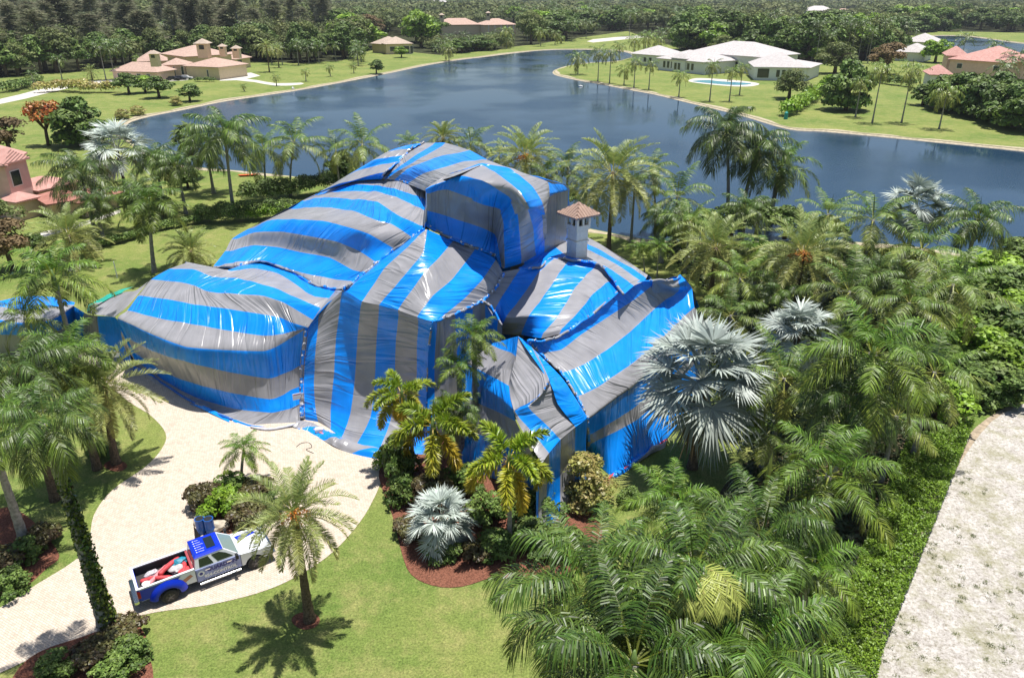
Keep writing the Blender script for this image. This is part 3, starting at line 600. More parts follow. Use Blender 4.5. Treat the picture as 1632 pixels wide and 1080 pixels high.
leaf_mat('lime_leaf', (.16, .30, .02), (.26, .38, .035), .5, rnd=.5)
leaf_mat('olive_leaf', (.12, .17, .05), (.22, .24, .08), .65, spec=.3)
leaf_mat('pine_leaf', (.17, .20, .10), (.30, .27, .18), .8, trans=.3)
leaf_mat('croton_leaf', (.09, .05, .03), (.16, .16, .05), .45, rnd=.5)
leaf_mat('yellow_leaf', (.36, .40, .09), (.42, .30, .12), .45, rnd=.4)
leaf_mat('flame_leaf', (.55, .10, .02), (.20, .22, .05), .5)
leaf_mat('brown_leaf', (.17, .12, .055), (.22, .15, .07), .8)
mat('palm_trunk', (.30, .28, .25), .9, var=.35, scale=6, bump=.6, bscale=12, spec=.15)
mat('brown_trunk', (.15, .11, .075), .95, var=.5, scale=10, bump=.9, bscale=16, spec=.1)
mat('crownshaft', (.12, .19, .05), .4, var=.2, scale=4)
mat('orange_fruit', (.55, .20, .03), .6, var=.3, scale=14)
class Fol:
    def __init__(s): s.v = []; s.q = []; s.t = []; s.a = []; s.n = 0
    def strips(s, P0, D, W, L, droop, age, segs=2, tipw=0.):
        """leaflets: base points P0 (n,3), unit dirs D, unit widths W*half width, lengths L, droop (n,)"""
        n = len(P0); L = np.broadcast_to(L, (n,)); droop = np.broadcast_to(droop, (n,)); age = np.broadcast_to(age, (n,))
        down = np.array([0, 0, -1.]); out = []
        ts = np.linspace(0, 1, segs + 1)
        for k, t in enumerate(ts):
            c = P0 + D * (L * t)[:, None] + down * (droop * L * t * t)[:, None]
            wk = (.55 if k == 0 else (1. if k < segs else tipw))
            if k == segs and tipw == 0: out.append(c)
            else: out.append(c - W * wk); out.append(c + W * wk)
        V = np.stack(out, 1); m = V.shape[1]; base = s.n + np.arange(n)[:, None] * m
        for k in range(segs - (1 if tipw == 0 else 0)): s.q.append(base + np.array([2 * k, 2 * k + 1, 2 * k + 3, 2 * k + 2])[None, :])
        if tipw == 0: s.t.append(base + np.array([2 * segs - 2, 2 * segs - 1, 2 * segs])[None, :])
        s.v.append(V.reshape(-1, 3)); s.a.append(np.repeat(age, m)); s.n += n * m
    def quads(s, C, A, B_, age):
        n = len(C); V = np.stack([C - A - B_, C + A - B_ * .6, C + A + B_, C - A * .7 + B_], 1); base = s.n + np.arange(n)[:, None] * 4
        s.q.append(base + np.arange(4)[None, :]); s.v.append(V.reshape(-1, 3)); s.a.append(np.repeat(np.broadcast_to(age, (n,)), 4)); s.n += 4 * n
    def mesh(s, name, m):
        me = np_mesh(name, np.concatenate(s.v), [np.concatenate(s.q) if s.q else [], np.concatenate(s.t) if s.t else []])
        at_ = me.attributes.new('age', 'FLOAT', 'POINT'); at_.data.foreach_set('value', np.concatenate(s.a).astype(np.float32)); me.materials.append(m); return me
def nrm(a): return a / (np.linalg.norm(a, axis=-1, keepdims=True) + 1e-9)
def frond(fo, rs, base, az, el, Ln, bend, nl, ll, lw, age, vang=.5, plume=0., droop=.5, prof=.6, start=.18, twist=0., segs=2):
    S_ = 22; t = np.linspace(0, 1, S_); e = el - bend * t ** 1.25
    az2 = az + twist * t
    d = np.stack([np.cos(e) * np.cos(az2), np.cos(e) * np.sin(az2), np.sin(e)], 1); P = np.array(base) + np.concatenate([[[0, 0, 0]], np.cumsum(d[:-1] + d[1:], 0) * .5]) * (Ln / (S_ - 1))
    side = np.array([-np.sin(az), np.cos(az), 0.])
    # rachis
    fo.strips(P[[0]], nrm(P[[8]] - P[[0]]), np.array([side * .045 * Ln / 3]), np.array([np.linalg.norm(P[8] - P[0])]), .0, .9, 1, .8)
    for i0, i1 in ((8, 15), (15, 21)):
        fo.strips(P[[i0]], nrm(P[[i1]] - P[[i0]]), np.array([side * .024 * Ln / 3]), np.array([np.linalg.norm(P[i1] - P[i0])]), .0, .9, 1, .6)
    for sg in (-1, 1):
        tt = np.linspace(start, 1, nl) + rs.uniform(-.5, .5, nl) / nl; tt = np.clip(tt, .02, 1)
        idx = tt * (S_ - 1); i = np.clip(idx.astype(int), 0, S_ - 2); f = (idx - i)[:, None]; p = P[i] * (1 - f) + P[i + 1] * f; dd = nrm(d[i] * (1 - f) + d[i + 1] * f)
        up = nrm(np.cross(dd, side)); up = np.where((up[:, 2] < 0)[:, None], -up, up)
        fwd = .35 + .75 * tt ** 2
        pl = rs.uniform(-1, 1, nl) * plume + vang + rs.uniform(-.15, .15, nl)
        D = nrm(side * sg * (np.cos(pl))[:, None] + up * np.sin(pl)[:, None] + dd * fwd[:, None])
        L = ll * np.clip(np.sin(math.pi * np.clip(.12 + .86 * tt, 0, 1)) ** prof, .18, 1) * rs.uniform(.85, 1.12, nl)
        W = nrm(np.cross(D, nrm(up + side * rs.uniform(-.8, .8, (nl, 1))))) * lw
        fo.strips(p, D, W, L, droop * rs.uniform(.6, 1.4, nl), np.clip(age + rs.uniform(-.12, .12, nl) + .15 * tt, 0, 1), segs)
def crown_pinnate(seed, nf=20, L=3.5, ll=.75, lw=.022, nl=42, emin=-.5, emax=1.3, bend=(1.0, 1.7), vang=.35, plume=0., droop=.5, oldage=1.0, r0=.12, mat_='royal_leaf', prof=.55, name='crown', spear=True, ageexp=1.5, segs=2):
    rs = np.random.RandomState(seed); fo = Fol(); ga = 2.39996
    for i in range(nf):
        f = (i + .5) / nf; el = emax + (emin - emax) * f + rs.uniform(-.12, .12); az = i * ga + rs.uniform(-.25, .25)
        bn = bend[0] + (bend[1] - bend[0]) * rs.rand(); 
        if f > .6: bn *= .8
        Lf = L * rs.uniform(.88, 1.1) * (1 - .25 * max(0, .25 - f) * 4 * .5)
        frond(fo, rs, (math.cos(az) * r0, math.sin(az) * r0, -.25 * f), az, el, Lf, bn, nl, ll * rs.uniform(.9, 1.1), lw, oldage * f ** ageexp, vang, plume, droop, prof, twist=rs.uniform(-.4, .4), segs=segs)
    if spear: fo.strips(np.array([[0, 0, 0.]]), np.array([[.1, .05, 1.]]), np.array([[.05, 0, 0]]), np.array([L * .55]), .0, .3, 2)
    return fo.mesh(name, MATS[mat_])
def crown_fan(seed, nf=26, pet=1.3, R=1.25, nl=26, mat_='silver_leaf', emin=-.9, emax=1.35, droop=.25):
    rs = np.random.RandomState(seed); fo = Fol(); ga = 2.39996
    for i in range(nf):
        f = (i + .5) / nf; el = emax + (emin - emax) * f + rs.uniform(-.1, .1); az = i * ga + rs.uniform(-.3, .3); pl = pet * rs.uniform(.8, 1.2)
        d0 = np.array([math.cos(el) * math.cos(az), math.cos(el) * math.sin(az), math.sin(el)]); e2 = el - .45
        d = np.array([math.cos(e2) * math.cos(az), math.cos(e2) * math.sin(az), math.sin(e2)]); side = np.array([-math.sin(az), math.cos(az), 0.]); up = nrm(np.cross(d, side)); up = up if up[2] > 0 else -up
        roll = rs.uniform(-.5, .5); side, up = side * math.cos(roll) + up * math.sin(roll), up * math.cos(roll) - side * math.sin(roll)
        b = d0 * pl; fo.strips(np.array([[0, 0, 0.]]), d0[None], (side * .045)[None], np.array([pl]), 0., .6, 1, .8)
        r = R * rs.uniform(.85, 1.1); a = np.linspace(-2.25, 2.25, nl) + rs.uniform(-.04, .04, nl)
        D = nrm(d[None] * np.cos(a)[:, None] + side[None] * np.sin(a)[:, None] + up[None] * (.28 * np.abs(np.sin(a)) + .05)[:, None])
        Wd = nrm(np.cross(D, up[None] + rs.uniform(-.55, .55, (nl, 3)))) * (r * 4.5 / nl * .33)
        L = r * (1 - .12 * (np.abs(a) / 2.25) ** 2) * rs.uniform(.92, 1.06, nl)
        fo.strips(np.repeat(b[None], nl, 0), D, Wd, L, droop * rs.uniform(.4, 1.6, nl), np.full(nl, np.clip(f ** 2.5 + rs.uniform(-.1, .1), 0, 1)), 2)
    return fo.mesh('crown', MATS[mat_])
def trunk_mesh(h, r0, r1, lean=(0, 0), m='palm_trunk', rings=True, bulge=0.):
    b = MB(); n = max(8, int(h * 3)); P = []; R = []
    for i in range(n + 1):
        t = i / n; P.append((lean[0] * (t ** 1.5 - 1), lean[1] * (t ** 1.5 - 1), h * (t - 1)))
        r = r0 + (r1 - r0) * min(1, t * 1.6) + bulge * math.exp(-((t - .35) / .25) ** 2) + (r0 * .45 * math.exp(-t * 12)); R.append(r * (1 + (.06 if i % 2 else -.03)))
    b.tube(P, R, 9); me = b.build('trunk', MATS[m], smooth=True); d = me.data; bpy.data.objects.remove(me); return d
def shaft_mesh(L, r, m='crownshaft'):
    b = MB(); b.tube([(0, 0, -L), (0, 0, -L * .6), (0, 0, -.1), (0, 0, .35)], [r * 1.1, r * 1.25, r * .8, r * .3], 10); o = b.build('crownshaft', MATS[m], smooth=True); d = o.data; bpy.data.objects.remove(o); return d
def skirt_mesh(seed, R=1.1, n=260, m='brown_leaf'):
    rs = np.random.RandomState(seed); fo = Fol(); az = rs.uniform(0, 6.283, n); z = -rs.uniform(.1, 1., n) * R
    P = np.stack([np.cos(az) * .15, np.sin(az) * .15, z], 1); D = nrm(np.stack([np.cos(az) * .5, np.sin(az) * .5, -rs.uniform(.6, 1.4, n)], 1)); W = np.stack([-np.sin(az), np.cos(az), 0 * az], 1) * .03
    fo.strips(P, D, W, R * rs.uniform(.5, 1.3, n), .4, rs.rand(n)); return fo.mesh('dead_skirt', MATS[m])
def fruit_mesh(seed, R=.9):
    rs = np.random.RandomState(seed); fo = Fol(); n = 500; k = rs.randint(0, 7, n); az = k * .9 + rs.normal(0, .5, n); rr = R * rs.uniform(.02, 1.0, n)
    P = np.stack([np.cos(az) * rr, np.sin(az) * rr, -.1 - .35 * (rr / R) ** 2 + rs.normal(0, .07, n)], 1); s_ = .045
    fo.quads(P, nrm(rs.normal(0, 1, (n, 3))) * s_, nrm(rs.normal(0, 1, (n, 3))) * s_, .5); return fo.mesh('fruit_stalks', MATS['orange_fruit'])
# crown library (unit: metres at scale 1)
LIB = {}
for q in range(3):
    LIB['royal', q] = crown_pinnate(10 + q, 20, 3.4, .85, .025, 58, -.45, 1.35, (1.1, 1.7), .25, .35, .55, .8, mat_='royal_leaf')
    LIB['dark', q] = crown_pinnate(20 + q, 21, 3.6, 1.0, .022, 66, -.55, 1.3, (1.0, 1.7), .35, .3, 1.0, .6, mat_='dark_leaf', segs=3)
    LIB['coconut', q] = crown_pinnate(30 + q, 16, 3.9, .85, .027, 54, -.7, 1.45, (.8, 1.6), .1, .15, .55, 1.0, mat_='coconut_leaf', prof=.5, ageexp=2.6)
    LIB['date', q] = crown_pinnate(40 + q, 48, 3.1, .50, .020, 56, -1.0, 1.4, (.7, 1.35), .55, .1, .12, .9, mat_='date_leaf', r0=.2, prof=.45, spear=False)
    LIB['gold', q] = crown_pinnate(50 + q, 12, 2.4, .54, .033, 120, -.9, 1.3, (1.2, 1.9), .3, 1.5, .15, 1.0, mat_='gold_leaf', prof=.35, ageexp=2.3)
    LIB['fan', q] = crown_fan(60 + q, 30, 1.35, 1.25, 40)
    LIB['greenfan', q] = crown_fan(66 + q, 24, .9, .8, 20, 'olive_leaf', -.9, 1.2, .5)
for q in range(2):   # light versions for the far shore
    LIB['fcoco', q] = crown_pinnate(80 + q, 15, 3.2, .8, .06, 14, -.8, 1.3, (1.1, 1.8), .0, .1, .9, 1.0, mat_='coconut_leaf')
    LIB['froyal', q] = crown_pinnate(84 + q, 14, 3.2, .8, .07, 14, -.5, 1.3, (1.1, 1.7), .25, .4, .6, .5, mat_='dark_leaf')
    LIB['fdate', q] = crown_pinnate(88 + q, 22, 3.0, .55, .07, 12, -.9, 1.3, (.8, 1.4), .4, .1, .2, .7, mat_='date_leaf')
BR = dict(royal=3.15, dark=3.4, coconut=3.3, date=2.75, gold=1.9, fan=2.35, greenfan=1.6, fcoco=2.6, froyal=2.7, fdate=2.6)   # visual radius of each crown at scale 1
SK = [skirt_mesh(1), skirt_mesh(2)]; FR = fruit_mesh(3); SH = shaft_mesh(1.0, .16)
PALMN = dict(royal='royal_palm', dark='royal_palm', coconut='coconut_palm', date='date_palm', gold='foxtail_palm', fan='silver_fan_palm', greenfan='cabbage_palm', fcoco='coconut_palm', froyal='royal_palm', fdate='date_palm')
TRK = {}
def palm(kind, px, py, rpx, h=None, base=None, label=None, group=None, var=0, trunk=True, lean=None, shaft=None, skirt=False, fruit=False, rz=None, sc_=None, trunkm=None, tr=.17):
    """px,py crown centre; rpx crown radius; h height, or base (px,py) of the trunk foot"""
    if base is not None:
        g = at(*base)
        if h is None: h = max(1.2, zup(base[0], base[1], py))
    top = at(px, py, h)
    s = sc_ if sc_ else rpx * depth(top) / F / BR[kind]
    if base is None: g = Vector((top.x, top.y, 0))
    ln = (top.x - g.x, top.y - g.y)
    far = kind in ('fcoco', 'froyal', 'fdate')
    r = empty(PALMN[kind], g, 0, label=label, cat='palm tree', group=group)
    rzv = RNG.uniform(0, 6.28) if rz is None else rz
    def part(nm, me, z, sc__=s, rot=True):
        o = bpy.data.objects.new(nm, me); COL.objects.link(o); o.parent = r; o.location = (ln[0], ln[1], z); o.scale = (sc__,) * 3
        if rot: o.rotation_euler = (RNG.uniform(-.06, .06), RNG.uniform(-.06, .06), rzv)
        return o
    part('crown', LIB[kind, var % (2 if far else 3)], h)
    if trunk and h > .6:
        tm = trunkm or ('brown_trunk' if kind in ('date', 'fan', 'fdate') else 'palm_trunk')
        rr = {'date': .22, 'fan': .24, 'fdate': .2, 'coconut': .15, 'gold': .12, 'royal': .2, 'dark': .2, 'greenfan': .15}.get(kind, .15)
        if tr != .17: rr = tr
        key = (round(h * 2) / 2, round(ln[0] * 2) / 2, round(ln[1] * 2) / 2, tm, rr)
        if far: key = (8.0, 0, 0, tm, .17)
        if key not in TRK: TRK[key] = trunk_mesh(key[0], rr * 1.25, rr * .85, (key[1], key[2]), tm)
        o = part('trunk', TRK[key], h - .12, 1, False); o.scale = (1, 1, h / key[0])
        if abs(key[1] - ln[0]) > 0 or far: pass
    if (shaft if shaft is not None else kind in ('royal', 'dark', 'gold')): part('crownshaft', SH, h, s * (1 if kind != 'gold' else .9), False)
    if skirt: part('dead_fronds', SK[var % 2], h - .3 * s, s * 1.0)
    if fruit: part('fruit_stalks', FR, h, s)
    return r
# ---- broad-leaved trees, shrubs, hedges
def leaf_cloud(fo, rs, C, R, n, ls, tone0=.3, flat=.75, asp=.6):
    """n leaves in lumpy shells round centres C with radii R"""
    C = np.asarray(C, float); R = np.asarray(R, float); k = rs.choice(len(C), n, p=R ** 2 / (R ** 2).sum())
    d = nrm(rs.normal(0, 1, (n, 3))); d[:, 2] = np.where(d[:, 2] < -.35, -d[:, 2], d[:, 2]); rad = R[k] * rs.uniform(.55, 1.05, n) ** .6
    P = C[k] + d * rad[:, None] * np.array([1, 1, flat]); nn = nrm(d + rs.normal(0, .55, (n, 3)) + np.array([0, 0, .35])); A = nrm(np.cross(nn, rs.normal(0, 1, (n, 3)))); Bv = np.cross(nn, A)
    s_ = ls * rs.uniform(.6, 1.4, n)[:, None]; ca = rs.uniform(-.3, .3, len(C))
    fo.quads(P, A * s_, Bv * s_ * asp, np.clip(tone0 + ca[k] + rs.uniform(-.25, .25, n) + .3 * (d[:, 2]), 0, 1))  # upper leaves of each clump lean towards the second leaf colour
def tree_mesh(seed, R=4., Hh=7., nclump=26, nleaf=3200, ls=.22, m='broad_leaf', flat=.75, z0=.35):
    rs = np.random.RandomState(seed); fo = Fol(); C = []; Rr = []
    for i in range(nclump):
        a = rs.uniform(0, 6.283); q = math.sqrt(rs.rand()); zz = rs.rand(); env = math.sin(math.pi * min(1, .18 + zz * .80)) ** .7
        C.append((math.cos(a) * q * R * .78 * env, math.sin(a) * q * R * .78 * env, Hh * (z0 + (1 - z0) * .88 * zz))); Rr.append(R * rs.uniform(.22, .42))
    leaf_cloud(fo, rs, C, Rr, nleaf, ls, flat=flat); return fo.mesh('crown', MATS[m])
def limb_mesh(seed, R, Hh, m='brown_trunk', z0=.35, n=7):
    rs = np.random.RandomState(seed); b = MB(); t = Hh * (z0 + .12); r = .035 * Hh + .05
    b.tube([(0, 0, -.1), (.05 * r, 0, t * .5), (.1, .05, t)], [r * 1.3, r, r * .8], 8)
    for i in range(n):
        a = i * 2.4 + rs.rand(); e = rs.uniform(.3, .62); b.tube([(.1, .05, t * .8), (math.cos(a) * R * e * .5, math.sin(a) * R * e * .5, t + Hh * .18), (math.cos(a) * R * e, math.sin(a) * R * e, Hh * rs.uniform(.6, .85))], [r * .6, r * .35, r * .12], 6)
    o = b.build('trunk', MATS[m], smooth=True); d = o.data; bpy.data.objects.remove(o); return d
def pine_mesh(seed, Hh=18., R=3., n=2600, m='pine_leaf'):
    rs = np.random.RandomState(seed); fo = Fol(); nb = 120; zz = rs.rand(nb) ** .8; a = rs.uniform(0, 6.283, nb); env = R * (1 - zz) ** .55 * (.65 + .35 * rs.rand(nb)) * (1 + .3 * np.sin(a * 2 + zz * 7)); z = Hh * (.12 + .88 * zz)
    for k in range(nb):
        m_ = n // nb; t = rs.uniform(.2, 1, m_); P = np.stack([np.cos(a[k]) * env[k] * t, np.sin(a[k]) * env[k] * t, z[k] + t * env[k] * .5], 1) + rs.normal(0, .22, (m_, 3))
        D = nrm(np.stack([np.cos(a[k]) + rs.normal(0, .5, m_), np.sin(a[k]) + rs.normal(0, .5, m_), rs.uniform(-.2, 1.2, m_)], 1)); W = nrm(np.cross(D, rs.normal(0, 1, (m_, 3)))) * .10
        fo.strips(P, D, W, rs.uniform(.6, 1.3, m_), .25, np.clip(rs.rand() * .8 + rs.uniform(-.2, .2, m_), 0, 1), 1, .4)
    return fo.mesh('crown', MATS[m])
def pole_mesh(h, r, m='palm_trunk'):
    b = MB(); b.tube([(0, 0, -.1), (.1, 0, h * .5), (0, 0, h)], [r, r * .7, r * .2], 6); o = b.build('trunk', MATS[m], smooth=True); d = o.data; bpy.data.objects.remove(o); return d
TL = {}
for q in range(3):
    TL['broad', q] = (tree_mesh(100 + q, 4, 7, 26, 3000, .24), limb_mesh(100 + q, 4, 7), 4., 7.)
    TL['lime', q] = (tree_mesh(110 + q, 4, 7, 22, 2600, .24, 'lime_leaf'), limb_mesh(110 + q, 4, 7), 4., 7.)
    TL['olive', q] = (tree_mesh(120 + q, 4, 7, 30, 3400, .17, 'olive_leaf', z0=.3), limb_mesh(120 + q, 4, 7), 4., 7.)
    TL['pine', q] = (pine_mesh(130 + q), pole_mesh(17, .3), 3., 18.)
    TL['big', q] = (tree_mesh(140 + q, 5, 8, 34, 5200, .30, 'broad_leaf', z0=.12), limb_mesh(140 + q, 5, 8), 5., 8.)
TL['brown', 0] = (tree_mesh(150, 4, 7, 26, 2600, .2, 'brown_leaf'), limb_mesh(150, 4, 7), 4., 7.)
TL['flame', 0] = (tree_mesh(151, 4, 6, 18, 2000, .2, 'flame_leaf', z0=.6), limb_mesh(151, 4, 6, n=12), 4., 6.)
TL['shrub', 0] = (tree_mesh(152, 1.4, 1.6, 22, 2600, .075, 'broad_leaf', z0=.12), None, 1.4, 1.6)
TL['shrub', 1] = (tree_mesh(153, 1.4, 1.6, 22, 2600, .075, 'broad_leaf', z0=.12), None, 1.4, 1.6)
TL['croton', 0] = (tree_mesh(154, 1.2, 1.3, 20, 2400, .075, 'croton_leaf', z0=.12), None, 1.2, 1.3)
TL['limeshrub', 0] = (tree_mesh(155, 1.4, 1.6, 22, 2600, .075, 'lime_leaf', z0=.12), None, 1.4, 1.6)
TL['yellowshrub', 0] = (tree_mesh(156, 1.6, 3.4, 34, 4200, .075, 'yellow_leaf', z0=.10), None, 1.6, 3.4)
TN = dict(broad='broadleaf_tree', lime='broadleaf_tree', olive='broadleaf_tree', pine='pine_tree', big='broadleaf_tree', brown='broadleaf_tree', flame='flame_tree', shrub='shrub', croton='shrub', limeshrub='shrub', yellowshrub='shrub')
def tree(kind, x, y, R, Hh, label=None, group=None, var=0, px=True):
    g = at(x, y) if px else Vector((x, y, 0)); me, tm, R0, H0 = TL.get((kind, var)) or TL[kind, 0]
    sh = tm is None
    if sh:
        o = bpy.data.objects.new(TN[kind], me); COL.objects.link(o); o.location = g; o.scale = (R / R0, R / R0, Hh / H0); o.rotation_euler = (0, 0, RNG.uniform(0, 6.28)); return setp(o, label, 'shrub', group)
    r = empty(TN[kind], g, RNG.uniform(0, 6.28), label=label, cat='tree', group=group)
    for nm, q in (('crown', me), ('trunk', tm)):
        o = bpy.data.objects.new(nm, q); COL.objects.link(o); o.parent = r; o.scale = (R / R0, R / R0, Hh / H0)
    return r
def hedge(name, P, width, hh, ls, m, label, dens=60, px=True, core='lawn', cat='hedge'):
    """a clipped or loose hedge along the ground line P"""
    pts = [at(*p) if px else Vector(p) for p in P]; rs = np.random.RandomState(len(pts) + int(abs(pts[0].x) * 7)); fo = Fol(); C = []; R = []
    for a, b in zip(pts, pts[1:]):
        L = (b - a).length; k = max(2, int(L / (width * .22)))
        for i in range(k):
            q = a.lerp(b, i / k)
            for _ in range(2): C.append((q.x + rs.uniform(-.3, .3) * width, q.y + rs.uniform(-.3, .3) * width, hh * rs.uniform(.35, .72))); R.append(width * rs.uniform(.3, .5))
    tot = sum((b - a).length for a, b in zip(pts, pts[1:])); n = int(tot * width * dens)
    leaf_cloud(fo, rs, C, R, n, ls, flat=hh / width * .9); 
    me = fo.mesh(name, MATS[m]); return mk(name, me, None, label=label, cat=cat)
# ------------------------------------------------------------ planting, near to far
def blob_cover(name, poly, n, ls, hh, m, label, cat='ground cover', kind=None, seed=0, lump=.8, hmin=.3):
    """leaves over a polygon (pixels), with a lumpy top"""
    pts = [at(*p) for p in poly]; rs = np.random.RandomState(seed); xs = np.array([p.x for p in pts]); ys = np.array([p.y for p in pts]); out = []
    while len(out) < n:
        X = rs.uniform(xs.min(), xs.max(), n * 2); Y = rs.uniform(ys.min(), ys.max(), n * 2); ins = np.zeros(len(X), bool); j = len(xs) - 1
        for i in range(len(xs)):
            c = ((ys[i] > Y) != (ys[j] > Y)) & (X < (xs[j] - xs[i]) * (Y - ys[i]) / (ys[j] - ys[i] + 1e-9) + xs[i]); ins ^= c; j = i
        out += list(zip(X[ins], Y[ins]))
    P = np.array(out[:n]); hz = hh * (hmin + (1 - hmin) * vnoise(P[:, 0] / lump, P[:, 1] / lump, seed)) * (1 + .35 * (vnoise(P[:, 0] / (lump * .3), P[:, 1] / (lump * .3), seed + 1) - .5))
    z = hz * rs.uniform(.35, 1, n) ** .45; C = np.stack([P[:, 0], P[:, 1], z], 1); nn = nrm(rs.normal(0, .6, (n, 3)) + np.array([0, 0, .8])); A = nrm(np.cross(nn, rs.normal(0, 1, (n, 3)))); B_ = np.cross(nn, A)
    s_ = ls * rs.uniform(.6, 1.4, n)[:, None]; fo = Fol(); fo.quads(C, A * s_, B_ * s_ * .6, np.clip(rs.rand(n) * .6 + .4 * vnoise(P[:, 0] / 3, P[:, 1] / 3, seed + 3), 0, 1))
    return mk(name, fo.mesh(name, MATS[m]), None, label=label, cat=cat, kind=kind)
leaf_mat('undergrowth_shade_leaf', (.022, .042, .012), (.055, .08, .02), .6, trans=.05)  # low plants, their colour deepened to paint the shade between palm crowns
# left foreground cluster
G1 = 'palms crowding the left edge beside the driveway'
palm('royal', 84, 438, 82, h=8, label='feathery green palm topmost of the left edge palms, above the tent annex', var=0)
palm('dark', 25, 590, 92, h=9, label='big dark palm on the left edge beside the low annex of the tent', var=1, trunkm='brown_trunk')
palm('royal', 105, 562, 76, h=8.5, label='full green palm hanging over the left end of the driveway', var=2, trunkm='brown_trunk', skirt=True)
palm('date', 165, 612, 78, base=(182, 738), label='date palm with rusty centre on the round bed beside the curving driveway', var=0)
palm('dark', 70, 668, 92, base=(178, 1012), label='tall palm with ivy wrapped leaning trunk beside the driveway', var=0, trunkm='palm_trunk', tr=.26, skirt=True)
palm('royal', -22, 680, 100, base=(36, 872), label='palm with bare grey trunk standing on the left edge of the photo', var=1, tr=.22)
palm('coconut', 40, 505, 55, h=5, label='yellowish palm poking up under the left edge palms', var=1)
# ivy on the leaning trunk
g = at(178, 1012); tp = at(70, 668, zup(178, 1012, 668)); fo = Fol(); rs = np.random.RandomState(5); n = 4200; t = rs.uniform(0, .78, n); hgt = zup(178, 1012, 668)
P = np.stack([g.x + (tp.x - g.x) * t ** 1.5, g.y + (tp.y - g.y) * t ** 1.5, hgt * t], 1) + nrm(rs.normal(0, 1, (n, 3))) * (rs.uniform(.2, .40, (n, 1)) * (1.3 - .75 * t[:, None])) * np.array([1, 1, .4])
nn = nrm(rs.normal(0, 1, (n, 3))); A = nrm(np.cross(nn, rs.normal(0, 1, (n, 3)))); fo.quads(P, A * .07, np.cross(nn, A) * .06, rs.rand(n))
mk('ivy', fo.mesh('ivy', MATS['dark_leaf']), None, label='dark ivy climbing the leaning trunk beside the driveway', cat='ivy')
# left lawn
palm('date', 108, 372, 58, h=3.6, label='bushy date palm in front of the red roofed building at left', var=1)
palm('date', 303, 398, 42, h=2.6, label='small yellowish date palm just behind the left wing of the tent', var=2)
palm('royal', 238, 322, 62, base=(250, 434), label='palm with drooping crown and clean trunk on the lawn left of the tent', var=1)
palm('dark', 128, 272, 62, h=8, label='dark palm spreading in front of the red tiled roof at left', var=0)
palm('dark', 246, 248, 42, h=7.5, label='dark palm between the silver palm and the tall royal palm, left shore', var=1)
palm('fan', 187, 240, 56, h=7, label='silver fan palm on the left beyond the lawn hedge', var=0)
palm('dark', 358, 210, 66, base=(374, 345), label='tallest royal palm on the left, rising clear of the hedge against the lake', var=2, tr=.22)
palm('dark', 328, 232, 44, base=(343, 308), label='shorter dark palm just left of the tallest royal palm', var=0)
palm('greenfan', 297, 215, 30, base=(306, 284), label='thin cabbage palm on the near bank at left', var=0, skirt=True)
palm('coconut', 420, 235, 44, base=(426, 308), label='slim coconut palm behind the left hedge, left of the broad one', var=0)
palm('coconut', 468, 225, 56, base=(464, 312), label='broad coconut palm rising behind the left hedge', var=1)
palm('coconut', 535, 238, 34, h=7, label='small coconut palm low behind the left hedge corner', var=2)
palm('coconut', 577, 228, 50, h=9, label='windblown coconut palm just left of the tent ridge', var=2)
palm('dark', 218, 300, 36, h=5.5, label='dark palm low in front of the silver fan palm at left', var=2)
palm('dark', 282, 262, 42, h=7, label='dark palm at the near bank left of the thin cabbage palm', var=0)
palm('dark', 150, 318, 40, h=5.5, label='dark low palm in front of the terracotta building', var=1)
for x, y, R_, h_, lb in [(262, 345, 2.4, 3.0, 'dark bush at the upper end of the low lawn hedge'), (60, 405, 2.2, 2.4, 'dark bush at the foot of the pink house garden'), (225, 335, 2.2, 2.6, 'dark bush behind the drooping palm on the left lawn'), (300, 300, 2.6, 2.6, 'dark bush on the bank left of the royal palm trunk')]: tree('broad', x, y, R_, h_, lb)
# behind the tent
palm('coconut', 652, 228, 26, h=9, label='small coconut crown peeking over the left end of the tent ridge', var=0)
palm('date', 706, 218, 34, h=11, label='pale stiff palm crown peeking over the tent ridge', var=1)
palm('coconut', 750, 226, 42, h=10, label='coconut palm behind the tent ridge, left of the palm with orange fruit', var=1)
palm('coconut', 795, 246, 26, h=8, label='small coconut crown tucked beside the palm with orange fruit', var=2)
palm('date', 838, 246, 56, h=9, label='date palm with orange fruit stalks behind the tent', var=2, fruit=True)
palm('coconut', 905, 262, 44, h=8, label='dark coconut palm between the two date palms behind the chimney', var=0)
palm('date', 977, 272, 72, base=(972, 402), label='large grey green date palm behind the chimney on the lake bank', var=0)
palm('coconut', 1040, 268, 42, base=(1042, 372), label='coconut palm right of the large date palm behind the chimney', var=1)
palm('coconut', 1080, 310, 55, h=6.5, label='yellowing coconut palm in front of the lake right of the chimney', var=2)
palm('royal', 1023, 397, 26, base=(1024, 437), label='left of two slim bright palms behind the tent corner', sc_=.55, var=0, tr=.07)
palm('royal', 1051, 392, 28, base=(1047, 442), label='right of two slim bright palms behind the tent corner', sc_=.55, var=1, tr=.07)
for q in [('coconut', 872, 276, 34, 8.5, 'small coconut crown right beside the far blue corner of the tent'), ('coconut', 935, 300, 40, 6.5, 'coconut palm low between the chimney cap and the large date palm'), ('coconut', 1012, 292, 44, 7.5, 'coconut palm directly right of the large date palm'), ('dark', 1060, 345, 40, 5.5, 'dark palm on the bank behind the two slim bright palms'), ('coconut', 1100, 352, 46, 6, 'coconut palm on the bank left of the lakeside trio'), ('dark', 1190, 330, 44, 6, 'dark palm low between the trunks of the lakeside trio'), ('coconut', 1320, 340, 50, 7, 'coconut palm on the bank between the trio and the farther silver palm')]: palm(q[0], q[1], q[2], q[3], h=q[4], label=q[5], var=q[1] % 3)
